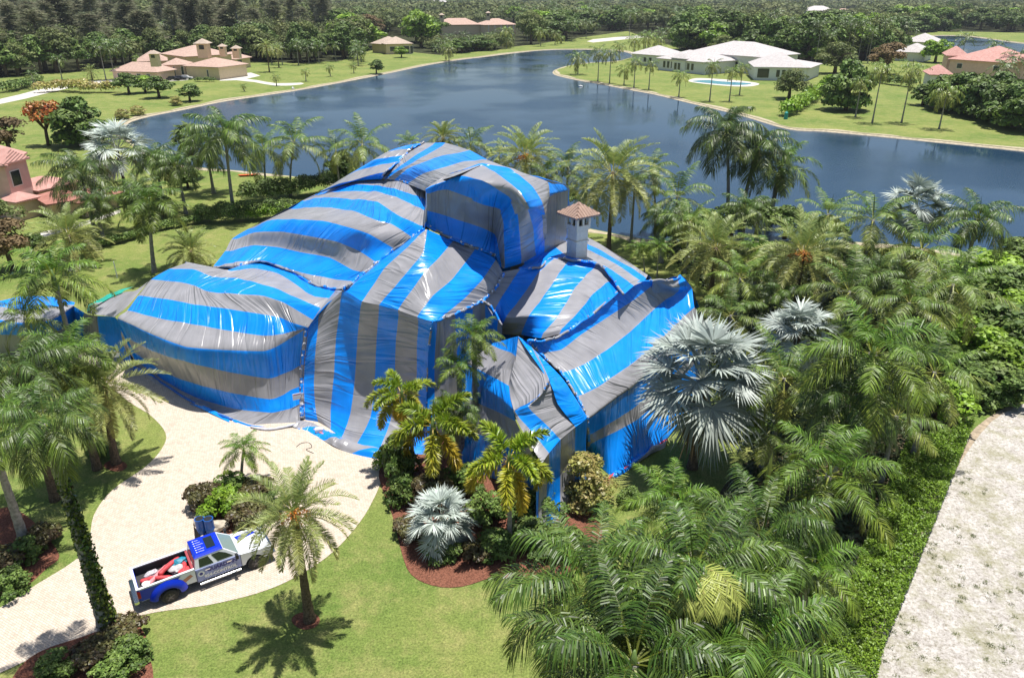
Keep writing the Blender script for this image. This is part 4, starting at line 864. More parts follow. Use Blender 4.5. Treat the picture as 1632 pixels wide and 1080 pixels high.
for x, y, R_, h_, lb in [(1075, 392, 2.6, 3.4, 'dark bush on the bank right of the two slim bright palms'), (1120, 380, 3.0, 3.6, 'dark bush on the bank left of the trio trunks'), (1165, 376, 3.0, 4.2, 'dense bush at the left trunk of the trio'), (1205, 374, 3.0, 4.5, 'dense bush at the middle trunk of the trio'), (1250, 380, 3.2, 4.0, 'dense bush right of the trio trunks'), (1310, 388, 3.2, 3.4, 'bush on the bank behind the date palm with orange centre'), (905, 330, 2.4, 3.0, 'dark bush behind the tent left of the chimney')]: tree('broad', x, y, R_, h_, lb, var=x % 3)
# tall group on the near shore
palm('dark', 1158, 206, 68, base=(1159, 350), label='tall royal palm, left of the trio standing against the lake', var=0, tr=.22)
palm('dark', 1208, 232, 62, base=(1183, 352), label='middle royal palm of the lakeside trio with a shaggy dead skirt', var=1, skirt=True, tr=.25)
palm('royal', 1246, 262, 62, base=(1230, 350), label='right palm of the lakeside trio with a thick leafy trunk', var=2, skirt=True, tr=.3)
palm('date', 1142, 392, 68, h=5.5, label='yellow green date palm below the lakeside trio', var=1)
palm('date', 1281, 400, 74, h=7.5, label='date palm with orange fruit centre amid the right hand grove', var=2, fruit=True)
palm('coconut', 1392, 348, 66, h=10, label='coconut palm left of the farther silver palm by the water', var=0)
palm('fan', 1462, 332, 58, h=9.5, label='silver fan palm against the lake at the right', var=1)
palm('dark', 1560, 345, 62, h=10, label='dark palm right of the farther silver palm by the water', var=2)
palm('coconut', 1470, 395, 78, h=8.5, label='wide coconut palm in front of the farther silver palm', var=1)
palm('dark', 1400, 430, 46, h=7, label='dark low palm in the grove behind the central royal palm', var=0)
palm('coconut', 1355, 462, 74, h=7.5, label='coconut palm above the central royal palm of the grove', var=2)
palm('coconut', 1180, 442, 54, h=5, label='low coconut palm beside the tent right corner', var=0)
palm('coconut', 1165, 500, 62, h=5.5, label='coconut palm leaning over the tent right edge', var=1)
palm('dark', 1245, 466, 42, h=4.5, label='dark low palm behind the smaller silver palm of the grove', var=2)
palm('coconut', 1520, 450, 78, h=8, label='coconut palm with buff fronds on the right of the grove', var=0)
palm('royal', 1210, 400, 46, h=6, label='green palm at the feet of the lakeside trio', var=1)
palm('dark', 1330, 395, 44, h=6, label='dark palm crown beside the date palm with orange centre', var=1)
palm('coconut', 1450, 480, 66, h=8, label='coconut palm low at the right rear of the grove', var=1)
palm('fan', 1120, 604, 116, h=6.6, label='big silver fan palm beside the tent right front corner', var=2, skirt=True)
palm('fan', 1272, 530, 62, h=7.5, label='smaller silver fan palm behind the big silver one', var=0)
palm('coconut', 1250, 600, 78, h=7, label='coconut palm squeezed between the big silver palm and the central royal palm', var=2)
palm('royal', 1392, 560, 118, h=11, base=(1364, 765), label='big central royal palm with pale trunk right of the silver palms', var=2, tr=.25)
palm('dark', 1352, 640, 90, h=8, label='dark palm crown under the big central royal palm', var=1)
palm('coconut', 1490, 590, 78, h=7, label='coconut palm with bright yellow fronds by the bushes at right', var=0)
palm('coconut', 1430, 660, 72, h=5.5, label='coconut palm near the upper end of the bright hedge', var=1)
palm('coconut', 1222, 690, 54, h=3.5, label='low coconut palm behind the yellow green palm', var=0)
palm('royal', 1322, 752, 112, h=8, label='yellow green palm over the middle of the bright hedge', var=0)
# right foreground
palm('dark', 940, 932, 160, h=9.5, label='dark palm with wide glossy fronds, leftmost in the right foreground', var=0, rz=.4)
palm('dark', 1105, 905, 165, h=10.5, label='dark palm with a yellow centre frond in the right foreground', var=1, rz=2.)
palm('dark', 1010, 1050, 190, h=10.5, label='dark palm cut by the bottom edge, nearest the lawn', var=2, rz=1.1)
palm('dark', 1195, 1035, 180, h=10, label='dark palm at the bottom edge beside the bright hedge', var=0, rz=4.)
palm('royal', 1070, 800, 82, h=7.5, label='upright feathery palm behind the foreground palms beside the tent lawn', var=1)
palm('dark', 1215, 850, 128, h=8, label='dark palm between the yellow green palm and the foreground palms', var=2)
palm('royal', 1290, 905, 92, h=7, label='green palm leaning over the bright hedge in the right foreground', var=2)
rs = np.random.RandomState(9); lot = [at(*p) for p in [(1640, 660), (1545, 720), (1480, 860), (1400, 1060), (1340, 1200), (1800, 1200), (1800, 700)]]
fo = Fol(); n = 900; C = np.stack([rs.uniform(9, 30, n), rs.uniform(18, 50, n), np.zeros(n)], 1)
C = C[[proj(c)[0] > np.interp(proj(c)[1], [640, 700, 860, 1060, 1200], [1610, 1540, 1465, 1385, 1330]) for c in C]]; C = C[vnoise(C[:, 0] / 3, C[:, 1] / 3, 5) > .4]; k = rs.randint(0, len(C), 9000)
P = C[k] + rs.normal(0, .09, (9000, 3)) * np.array([1, 1, 0]); D = nrm(rs.normal(0, 1, (9000, 3)) + np.array([0, 0, 1.2])); D[:, 2] = np.abs(D[:, 2]); fo.strips(P, D, nrm(np.cross(D, rs.normal(0, 1, (9000, 3)))) * .012, rs.uniform(.06, .2, 9000), .3, rs.rand(9000))
mk('weeds', fo.mesh('weeds', MATS['olive_leaf']), None, kind='stuff')
# the yellow centre frond
top = at(1105, 905, 11.4); fo = Fol(); rs = np.random.RandomState(4)
for k in range(5): frond(fo, rs, (0, 0, 0), -1.6 + (k - 2) * .33, .8, 2.3, 1.9, 44, .9, .02, -.15, .2, .1, .9)
mk('yellow_frond', fo.mesh('yellow_frond', MATS['yellow_leaf']), None, label='pale yellow young fronds at the heart of a foreground palm', cat='palm frond').location = top
fo = Fol(); fo.strips(np.array([[0, 0, 0.], [0, 0, 0.]]), nrm(np.array([[.02, 0, 1.], [.0, .03, 1.]])), np.array([[.10, .0, 0], [.0, .09, 0]]), np.array([2.6, 2.5]), 0., .2, 3)
mk('yellow_spear', fo.mesh('yellow_spear', MATS['yellow_leaf']), None, label='bright yellow upright spear leaf between the silver palm and the yellow green palm', cat='palm spear').location = at(1217, 795, 7.2)
# in front of the tent
palm('gold', 640, 625, 47, base=(662, 742), label='golden green palm, rear one of the pair in front of the tent', var=0)
palm('gold', 690, 675, 66, base=(691, 775), label='golden green palm, front one of the pair in front of the tent', var=1)
palm('gold', 812, 728, 68, base=(812, 868), label='single golden green palm beside the front wing of the tent', var=2)
palm('fan', 704, 828, 62, h=1.7, label='low pale silver fan palm in the mulch bed before the tent', var=1)
palm('royal', 388, 716, 54, base=(390, 772), label='thin young palm on the planted island in the driveway', var=0, tr=.1, sc_=.52)
palm('date', 468, 815, 88, base=(486, 988), label='date palm with fruit at its heart standing on the lawn beside the pickup', var=2, fruit=True, tr=.2)
palm('royal', 755, 534, 50, h=8.7, label='dark green palm in the tent courtyard, the farther', var=0)
palm('royal', 731, 582, 43, h=7.0, label='dark green palm in the tent courtyard, the nearer', var=1)
palm('dark', 728, 650, 42, h=5, label='small palm at the courtyard mouth behind the golden pair', var=2)
# shrubs
tree('shrub', 640, 762, 1.6, 3.2, 'tall dark shrub at the corner of the driveway and the bed')
tree('shrub', 640, 800, 1.3, 1.8, 'round dark shrub below the tall one at the driveway corner', var=1)
tree('yellowshrub', 930, 800, 2.0, 3.4, 'large yellow variegated shrub beside the front wing of the tent')
tree('shrub', 790, 880, 1.6, 1.2, 'dark low shrub under the single golden palm', var=1)
tree('shrub', 850, 870, 1.8, 1.4, 'dark low shrub between the golden palm and the foreground palms')
tree('croton', 760, 890, 1.1, .9, 'reddish shrub right of the low silver palm')
tree('croton', 328, 806, 1.3, 1.5, 'dark red shrub, leftmost on the driveway island')
tree('limeshrub', 358, 818, 1.6, 1.7, 'bright spiky green shrub in the middle of the driveway island')
tree('croton', 392, 832, 1.4, 1.3, 'wine coloured shrub next to the pickup on the driveway island')
tree('croton', 414, 795, 1.4, 1.2, 'dark red shrub behind the thin palm on the driveway island')
for x, y, R_, h_, kd, lb in [(700, 880, 1.5, 1.0, 'shrub', 'dark groundcover bush under the low silver palm'), (740, 790, 1.6, 2.2, 'shrub', 'dark bush between the pair of golden palms and the single one'), (690, 800, 1.5, 2.0, 'croton', 'bronze bush at the feet of the pair of golden palms'), (780, 830, 1.6, 1.8, 'shrub', 'dark bush behind the single golden palm foot'), (860, 820, 1.7, 1.6, 'shrub', 'dark bush between the golden palm and the yellow shrub'), (900, 880, 1.9, 1.4, 'shrub', 'dark bush below the yellow shrub'), (655, 850, 1.2, 1.0, 'croton', 'reddish bush at the lawn edge left of the low silver palm'), (615, 745, 1.0, 1.6, 'limeshrub', 'light green grassy shrub right at the corner of the pavers'), (375, 785, 1.3, 1.4, 'shrub', 'dark shrub at the foot of the thin young palm'), (430, 810, 1.1, 1.0, 'shrub', 'green shrub at the right end of the driveway island')]: tree(kd, x, y, R_, h_, lb)
tree('shrub', 165, 728, 1.1, 1.0, 'small dark bush at the foot of the date palm, left lawn')
tree('shrub', 1005, 800, 1.0, 1.0, 'small round bush on the strip of lawn beside the tent')
for k, (x, y, kd, lb) in enumerate([(15, 905, 'croton', 'dark bronze bush nearest the left frame edge in the bed'), (45, 890, 'shrub', 'dark green bush in the middle of the left edge bed'), (70, 868, 'croton', 'bronze bush at the upper tip of the left edge bed'), (25, 940, 'shrub', 'green bush at the driveway side of the left edge bed')]): tree(kd, x, y, 1.2, 1.2, lb)
for k, (x, y, kd, lb) in enumerate([(205, 1015, 'croton', 'copper bush right of the ivy trunk foot'), (215, 1050, 'shrub', 'green bush on the lawn side at the foot of the ivy trunk'), (150, 1055, 'croton', 'copper bush left of the ivy trunk foot'), (90, 1075, 'shrub', 'dark bush at the bottom edge under the driveway'), (180, 1085, 'shrub', 'green bush at the bottom edge below the ivy trunk')]): tree(kd, x, y, 1.2, 1.1, lb)
hedge('clipped_hedge', [(322, 352), (355, 356), (410, 350), (480, 342)], 2.6, 2.6, .09, 'broad_leaf', 'clipped dark hedge behind the left wing of the tent', 420)
hedge('clipped_hedge', [(400, 352), (440, 349), (480, 345)], 1.8, 2.2, .09, 'lime_leaf', 'bright green hedge in front of the dark hedge left of the tent', 420)
hedge('clipped_hedge', [(150, 398), (200, 385), (250, 368), (320, 355)], 1.4, 1.2, .09, 'broad_leaf', 'low dark hedge across the lawn at left', 420)
hedge('clipped_hedge', [(395, 322), (450, 318), (520, 308), (590, 290)], 3.2, 3.2, .12, 'broad_leaf', 'tall loose hedge on the bank behind the tent left side', 260)
tree('broad', 545, 300, 3.0, 5.5, 'bushy tree rising behind the loose hedge beside the tent ridge')
blob_cover('bright_hedge', [(1548, 690), (1512, 780), (1484, 850), (1440, 960), (1403, 1050), (1384, 1130), (1290, 1130), (1310, 1040), (1345, 960), (1375, 880), (1410, 790), (1440, 720)], 46000, .055, 1.5, 'lime_leaf', 'long bright green hedge along the bare sandy lot', 'hedge', seed=3, lump=.6, hmin=.6)
blob_cover('undergrowth', [(1050, 400), (1180, 390), (1330, 400), (1500, 420), (1560, 520), (1540, 620), (1440, 720), (1400, 820), (1340, 960), (1290, 1090), (1100, 1120), (950, 1090), (960, 1010), (1000, 900), (1120, 850), (1200, 740), (1130, 640), (1110, 540), (1130, 470)], 42000, .15, 1.3, 'undergrowth_shade_leaf', None, None, 'stuff', seed=4, lump=2.5, hmin=.1)
for k, (x, y, R, h_, lb) in enumerate([(1560, 470, 4.2, 4.5, 'big glossy bush on the near shore beside the lake at right'), (1600, 560, 4.5, 4, 'big glossy bush at the right edge above the sandy lot'), (1530, 580, 3.6, 4.2, 'big glossy bush between the grove and the right edge'), (1570, 640, 3.2, 3.2, 'glossy bush right at the top of the sandy lot'), (1490, 670, 2.6, 3.2, 'glossy bush where the bright hedge begins'), (1620, 430, 3.5, 3.5, 'glossy bush at the lake corner on the right edge'), (1500, 520, 3.2, 5.0, 'tall glossy bush behind the yellow fronded palm'), (1600, 495, 4.0, 4.2, 'glossy bush second down from the lake corner at the right edge'), (1640, 520, 4.0, 3.5, 'glossy bush half cut by the right edge below the lake corner'), (1635, 610, 3.6, 3.2, 'glossy bush cut by the right edge just above the sandy lot'), (1590, 605, 3.2, 3.4, 'lower glossy bush between the grove and the sandy lot'), (1555, 545, 3.4, 4.0, 'glossy bush directly right of the yellow fronded palm')]):
    tree('big' if k % 2 else 'lime', x, y, R, h_, lb, var=k % 3)
# ------------------------------------------------------------ houses beyond the water
mat('pane', (.02, .028, .035), .12, spec=.8); mat('white_wall', (.72, .72, .70), .8, var=.05); mat('cream_wall', (.74, .58, .38), .85, var=.08); mat('peach_wall', (.76, .55, .42), .85, var=.08)
mat('pink_wall', (.72, .48, .42), .85, var=.07, scale=1); mat('trim_white', (.8, .79, .76), .7, var=.03)
def tile_mat(name, c1, c2, sc_=2.2):
    m = mat(name, c1, .8, col2=c2, scale=1.1, spec=.2); n = m.node_tree.nodes; l = m.node_tree.links; tc = n.new('ShaderNodeTexCoord')
    wv = n.new('ShaderNodeTexWave'); wv.inputs['Scale'].default_value = sc_; wv.inputs['Distortion'].default_value = .6; l.new(tc.outputs['Object'], wv.inputs[0])
    bp = n.new('ShaderNodeBump'); bp.inputs['Strength'].default_value = .6; bp.inputs['Distance'].default_value = .08; l.new(wv.outputs[0], bp.inputs['Height']); l.new(bp.outputs[0], n['Principled BSDF'].inputs['Normal']); return m
tile_mat('white_tile', (.62, .58, .56), (.50, .46, .45)); tile_mat('salmon_tile', (.60, .42, .34), (.46, .32, .26)); tile_mat('pink_tile', (.62, .36, .31), (.52, .27, .23)); tile_mat('tan_tile', (.58, .47, .38), (.44, .35, .28)); tile_mat('red_tile', (.50, .24, .19), (.38, .16, .12))
def house_root(name, A, label, cat='house'):
    g = at(*A) if len(A) == 2 else Vector(A); return empty(name, g, label=label, cat=cat)
def par(o, root): o.parent = root; o.matrix_parent_inverse = Matrix.Translation(-root.location); return o
def block(root, A, B, dep, wh, rh, wall, roof, wins=(), over=.8, z0=0., hipk=1., door=None, gable=False, px=True, cols=0):
    """one wing: front wall line from A to B (pixels on the ground), dep metres deep"""
    a = at(*A) if px else Vector(A); b = at(*B) if px else Vector(B); a.z = b.z = 0; u = (b - a); L = u.length; u.normalize(); v = Vector((-u.y, u.x, 0))
    M = Matrix(((u.x, v.x, 0, a.x), (u.y, v.y, 0, a.y), (0, 0, 1, z0), (0, 0, 0, 1)))
    w_ = MB(); w_.box(0, L, 0, dep, -.1 if z0 == 0 else 0, wh, 0, M); par(w_.build('wall', MATS[wall]), root)
    r = MB(); o = over; hw = (dep + 2 * o) / 2; hl = min(hw * hipk, (L + 2 * o) / 2)
    P = [(-o, -o, wh), (L + o, -o, wh), (L + o, dep + o, wh), (-o, dep + o, wh)]; Pb = [(x, y, z - .22) for x, y, z in P]
    if L >= dep: R_ = [(-o + hl, dep / 2, wh + rh), (L + o - hl, dep / 2, wh + rh)]; F_ = [(0, 1, 9, 8), (1, 2, 9), (2, 3, 8, 9), (3, 0, 8)]
    else:
        hh = min((L + 2 * o) / 2 * hipk, (dep + 2 * o) / 2); R_ = [(L / 2, -o + hh, wh + rh), (L / 2, dep + o - hh, wh + rh)]; F_ = [(0, 1, 8), (1, 2, 9, 8), (2, 3, 9), (3, 0, 8, 9)]
    vs = [M @ Vector(p) for p in P + Pb + R_]; r.add(vs, F_ + [(0, 4, 5, 1), (1, 5, 6, 2), (2, 6, 7, 3), (3, 7, 4, 0), (4, 7, 6, 5)]); ro = par(r.build('roof', MATS[roof]), root)
    for (x0, x1, zb, zt) in wins:
        f = MB(); f.box(x0 - .12, x1 + .12, -.06, .02, zb - .12, zt + .12, 0, M); fo_ = par(f.build('window', MATS['trim_white']), root)
        p = MB(); p.box(x0, x1, -.09, -.055, zb, zt, 0, M); po = p.build('pane', MATS['pane']); po.parent = fo_
    for i in range(cols):
        c = MB(); x = L * (i + .5) / cols; c.box(x - .2, x + .2, -1.6, -1.2, 0, wh - .1, 0, M); par(c.build('column', MATS['trim_white']), root)
    return M, L
def cupola(root, px, py, z, s, hh, wall, roof):
    """a small roof tower whose base stands at height z"""
    c = at(px, py, z); w_ = MB(); w_.box(c.x - s, c.x + s, c.y - s, c.y + s, z - 2.5, z + hh); par(w_.build('tower', MATS[wall]), root)
    r = MB(); e = s * 1.45; r.add([(c.x - e, c.y - e, z + hh), (c.x + e, c.y - e, z + hh), (c.x + e, c.y + e, z + hh), (c.x - e, c.y + e, z + hh), (c.x, c.y, z + hh + s * .9)], [(0, 1, 4), (1, 2, 4), (2, 3, 4), (3, 0, 4), (3, 2, 1, 0)]); par(r.build('tower_roof', MATS[roof]), root)
    p = MB(); p.box(c.x - s * .5, c.x + s * .5, c.y - s - .04, c.y - s + .02, z + hh * .2, z + hh * .8); par(p.build('window', MATS['pane']), root)
# mansion across the lake, left
h1 = house_root('mansion', (300, 126), 'sprawling cream mansion with salmon roofs and small cupolas across the lake at left')
block(h1, (299, 125), (351, 127.5), 15, 4.4, 2.6, 'cream_wall', 'salmon_tile', [(9.6, 10.2, .8, 3.2)])
block(h1, (352, 124), (384, 118), 12, 4.2, 2.2, 'cream_wall', 'salmon_tile', [(1.5, 3.2, .3, 3.2), (5, 7.5, .3, 3.2), (8.3, 9.6, .3, 3.2)], cols=3)
block(h1, (300, 117), (372, 112), 22, 6.2, 3.4, 'cream_wall', 'salmon_tile', hipk=1.1)
block(h1, (263, 124.5), (298, 124), 9, 4.6, 2.0, 'peach_wall', 'salmon_tile', [(3.4, 4.0, .6, 3.8), (6.3, 7.0, .4, 3.9), (9, 10, .3, 3.8)])
block(h1, (226, 121), (268, 119.5), 15, 5.2, 3.2, 'peach_wall', 'salmon_tile', [(2, 3.2, 2.8, 4.2), (5, 6.2, 2.8, 4.2)])
block(h1, (182, 128), (252, 130), 10, 3.2, 2.8, 'peach_wall', 'salmon_tile', [(2, 3.4, .8, 2.4), (6, 7.4, .8, 2.4), (10, 11.4, .8, 2.4), (14, 15.4, .8, 2.4)])
block(h1, (376, 111), (400, 107), 10, 4.0, 2.4, 'cream_wall', 'salmon_tile', [(2, 5.2, .2, 3.3)])
for q in [(247, 94, 8.0, 1.3, 1.7), (325, 81, 9.0, 1.9, 2.6), (355, 79, 9.2, 1.1, 1.1), (377, 82, 8.1, 1.3, 1.1)]: cupola(h1, *q, 'cream_wall', 'tan_tile')
sheet('patio', [(350, 129), (384, 128), (415, 121), (400, 116), (380, 118), (352, 124)], .02, 'concrete', 1)
sheet('patio', [(240, 132), (300, 128), (300, 126), (252, 129)], .02, 'concrete', 1)
def simple_car(name, px, py, col, label, rz, L=4.6, W=1.85, Hc=1.5):
    g = at(px, py); r = empty(name, g, rz, label=label, cat='car')
    b = MB(); pf = [(-L / 2, .35), (-L / 2, .85), (-L * .42, .95), (-L * .30, Hc), (L * .08, Hc), (L * .24, .95), (L * .46, .85), (L / 2, .6), (L / 2, .35)]
    n = len(pf); vs = [(x, s * W / 2 * (1 if z < 1 else .86), z) for s in (-1, 1) for x, z in pf]; b.add(vs, [list(range(n)), list(range(n, 2 * n))[::-1]] + [(i, (i + 1) % n, n + (i + 1) % n, n + i) for i in range(n)]); b.build('body', mat('car_' + label[:9].strip().replace(' ', '_'), col, .3), r)
    gl = MB(); gl.box(-L * .30, L * .12, -W * .455, W * .455, .98, Hc - .1); gl.build('windows', MATS['pane'], r)
    for sx in (-.31, .31):
        for sy in (-1, 1):
            t = MB(); t.tube([(L * sx, sy * (W / 2 - .12), .33), (L * sx, sy * (W / 2 + .02), .33)], .33, 12); t.build('wheel', mat('tyre', (.02, .02, .02), .8), r)
    return r
simple_car('parked_car', 277, 128.5, (.02, .02, .025), 'black car parked before the cream mansion across the lake, leftmost', .05)
simple_car('parked_car', 288, 127.5, (.05, .055, .07), 'dark grey car parked second from the left before the cream mansion', .1)
simple_car('parked_car', 297, 127, (.5, .5, .52), 'silver car parked nearest the wall of the cream mansion', .1)
# small house in the trees, and the one behind it
h2 = house_root('house', (620, 87), 'small cream house with pale hip roof on the far shore')
block(h2, (616, 87), (657, 86), 14, 5.0, 3.2, 'cream_wall', 'tan_tile', [(2.0, 7, 1.4, 3.6), (9, 12, .3, 3.8), (12.6, 14, .3, 3.8)]); block(h2, (594, 84), (618, 86), 12, 4.6, 3.4, 'cream_wall', 'tan_tile')
h3 = house_root('house', (770, 62), 'long low house with two pale roofs and chimneys above the far shore trees')
block(h3, (773, 56), (822, 55), 20, 7.0, 4.2, 'cream_wall', 'salmon_tile', cols=5); block(h3, (700, 56), (765, 55), 18, 7, 4.4, 'cream_wall', 'salmon_tile'); cupola(h3, 778, 27, 13, 1.4, 2.6, 'cream_wall', 'tan_tile'); cupola(h3, 704, 30, 12.5, 1.4, 2.4, 'cream_wall', 'tan_tile')
# long white house on the peninsula
h4 = house_root('house', (1119, 119), 'long white house with white tiled hip roofs and a pool')
W3 = [(3 + k * 2.2, 4.3 + k * 2.2, 1.2, 3.6) for k in range(3)]
block(h4, (1048, 111.5), (1122, 119.5), 18, 4.6, 3.2, 'white_wall', 'white_tile', W3 + [(x0 + 11.0, x1 + 11.0, a, b) for x0, x1, a, b in W3], hipk=.9)
block(h4, (1070, 114), (1091, 116.4), 4, 5.2, 1.6, 'white_wall', 'white_tile', [(1.4, 2.8, .9, 3.4), (3.4, 4.8, .9, 3.4)], over=.5)
block(h4, (1006, 103), (1052, 107), 16, 4.6, 3.4, 'white_wall', 'white_tile', [(7, 8.4, 1.6, 3.4), (10, 11.4, 1.6, 3.4)])
block(h4, (1095, 109), (1208, 119), 26, 6.4, 4.4, 'white_wall', 'white_tile', [(6, 10, .3, 3.6), (12, 18, .3, 4), (21, 25, .3, 4)], hipk=.95)
block(h4, (1202, 128), (1284, 129.5), 20, 4.6, 4.6, 'white_wall', 'white_tile', [(.8, 4.8, .9, 4.0), (7.3, 8.5, 1.2, 3.6), (9.2, 10.4, 1.2, 3.6), (11.1, 12.3, 1.2, 3.6)], hipk=1.2)
block(h4, (1285, 129), (1304, 121), 14, 4.4, 1.6, 'white_wall', 'white_tile')
sheet('pool_deck', [(1097, 129), (1110, 132.5), (1160, 137.5), (1196, 138), (1210, 133.5), (1180, 129), (1140, 126), (1110, 125)], .03, 'concrete', 3)
mat('pool_water', (.10, .38, .50), .08, var=.05)
b = MB(); b.add([(p.x, p.y, .05) for p in pix_poly([(1104, 129.5), (1115, 131.5), (1158, 135.5), (1186, 135.6), (1196, 133), (1150, 130.2), (1128, 128)], 0, 3)], [list(range(21))]); b.build('pool_water', MATS['pool_water'], kind='structure')
# pink roofed house, right
h5 = house_root('house', (1500, 140), 'pink roofed house behind the big hedge at the right')
block(h5, (1508, 124), (1600, 132), 22, 6.6, 4.6, 'pink_wall', 'pink_tile', [(3, 4.8, 3.6, 5.2), (16, 18, 3.6, 5.2)]); block(h5, (1504, 123), (1534, 124), 14, 7.6, 2.8, 'pink_wall', 'pink_tile'); block(h5, (1480, 140), (1512, 141), 12, 4.2, 2.6, 'white_wall', 'pink_tile', [(1.6, 3.0, 1.2, 3.0), (4, 4.8, 1.2, 3.0)])
h6 = house_root('house', (1450, 90), 'bright white roofed house hidden among palms at the right'); block(h6, (1426, 97), (1470, 99), 18, 4, 3.4, 'white_wall', 'white_tile'); block(h6, (1436, 82), (1490, 84), 20, 5, 4, 'white_wall', 'white_tile')
h7 = house_root('house', (1320, 32), 'far house with pale grey roof just under the skyline at right'); block(h7, (1285, 26), (1330, 26), 26, 7, 6, 'white_wall', 'white_tile'); block(h7, (1332, 27), (1362, 27), 20, 6, 4, 'pink_wall', 'salmon_tile')
for (x, y, c, lb) in [(1172, 46, 'white_tile', 'far white roof left of centre in the palms behind the long white house'), (1222, 31, 'white_tile', 'small far white roof high in the trees behind the long white house'), (700, 10, 'white_tile', 'pale far roof near the skyline above the salmon roofs'), (1600, 42, 'tan_tile', 'far greenish roof beyond the second lake')]:
    h = house_root('house', (x, y), lb); block(h, (x - 14, y), (x + 14, y), 16, 9, 4, 'white_wall', c)
h8 = house_root('house', (30, 360), 'pink two storey house with pink tiled roof at the left edge')
def rel(px, py, z): return at(px, py, z)
a = rel(64, 310, 0); 
M8, L8 = block(h8, (-75, 352), (29, 345), 9, 7.2, 2.0, 'pink_wall', 'pink_tile', over=.5, hipk=.3)
block(h8, (29, 345), (62, 333), 8, 7.4, 1.6, 'pink_wall', 'pink_tile', [(.7, 2.3, 4.1, 6.1)], over=.4, hipk=.3)
block(h8, (34, 352), (68, 343), 3, 2.7, .9, 'peach_wall', 'pink_tile', over=.4)
block(h8, (70, 333), (130, 318), 7, 2.8, 1.0, 'peach_wall', 'pink_tile', over=.5)
h9 = house_root('guest_house', (150, 352), 'low terracotta building with red tiled roofs behind the left palms')
block(h9, (88, 350), (128, 343), 5, 2.4, .9, 'peach_wall', 'red_tile'); block(h9, (140, 346), (190, 330), 5, 2.2, .9, 'peach_wall', 'red_tile')
sheet('terrace', [(60, 372), (140, 352), (192, 334), (192, 339), (140, 358), (70, 378)], .02, 'concrete', 1)
# chimney standing through the tent
cz = at(920, 416, 9.2); ch = empty('chimney', (cz.x, cz.y + .6, 8.3), .62, label='pale stucco chimney with tiled hip cap standing out of the tent', cat='chimney')
mat('stucco', (.90, .80, .66), .9, var=.08, scale=3, bump=.2, bscale=30); tile_mat('cap_tile', (.60, .42, .33), (.44, .30, .24), 5)
def chim():
    top = 15.2 - 8.3; hb = top - 1.9
    b = MB(); b.box(-.85, .85, -.85, .85, -1.2, hb); b.build('shaft', MATS['stucco'], ch)
    b = MB(); b.box(-.97, .97, -.97, .97, hb - 1.45, hb - 1.27); b.box(-.99, .99, -.99, .99, hb - .02, hb + .2); b.build('moulding', MATS['stucco'], ch)
    b = MB()
    for sx in (-1, 1):
        for sy in (-1, 1): b.box(sx * .88 - .16, sx * .88 + .16, sy * .88 - .16, sy * .88 + .16, hb + .2, hb + 1.75)
    for s in (-1, 1):
        b.box(-.13, .13, s * .9 - .1, s * .9 + .1, hb + .2, hb + 1.75); b.box(s * .9 - .1, s * .9 + .1, -.13, .13, hb + .2, hb + 1.75)
        b.box(-.95, .95, s * .9 - .12, s * .9 + .12, hb + 1.35, hb + 1.76); b.box(s * .9 - .12, s * .9 + .12, -.95, .95, hb + 1.35, hb + 1.77)
        b.box(-.95, .95, s * .9 - .12, s * .9 + .12, hb + .2, hb + .55); b.box(s * .9 - .12, s * .9 + .12, -.95, .95, hb + .2, hb + .56)
    b.build('lantern', MATS['stucco'], ch)
    b = MB(); b.box(-.6, .6, -.6, .6, hb + .2, hb + 1.7); b.build('flue', mat('flue_black', (.05, .05, .05), .9), ch)  # box inside the lantern in one flat near-black colour
    # scalloped hip cap of round tiles
    e = 1.72; z0 = hb + 1.72; ap = z0 + 1.25; b = MB(); N_ = 9
    b.box(-e, e, -e, e, z0 - .12, z0 + .02)
    for s in range(4):
        R_ = Matrix.Rotation(s * math.pi / 2, 4, 'Z')
        for k in range(N_):
            x = -e + e * 2 * (k + .5) / N_; t = 1 - abs(x) / e
            p0 = R_ @ Vector((x, -e - .08, z0)); p1 = R_ @ Vector((x, -e + e * t, z0 + (ap - z0) * t)); b.tube([p0, p1], [.2, .19], 8)
    b.add([(-e, -e, z0), (e, -e, z0), (e, e, z0), (-e, e, z0), (0, 0, ap)], [(0, 1, 4), (1, 2, 4), (2, 3, 4), (3, 0, 4)]); b.build('tiled_cap', MATS['cap_tile'], ch, smooth=False)
chim(); ch.scale = (.68,) * 3
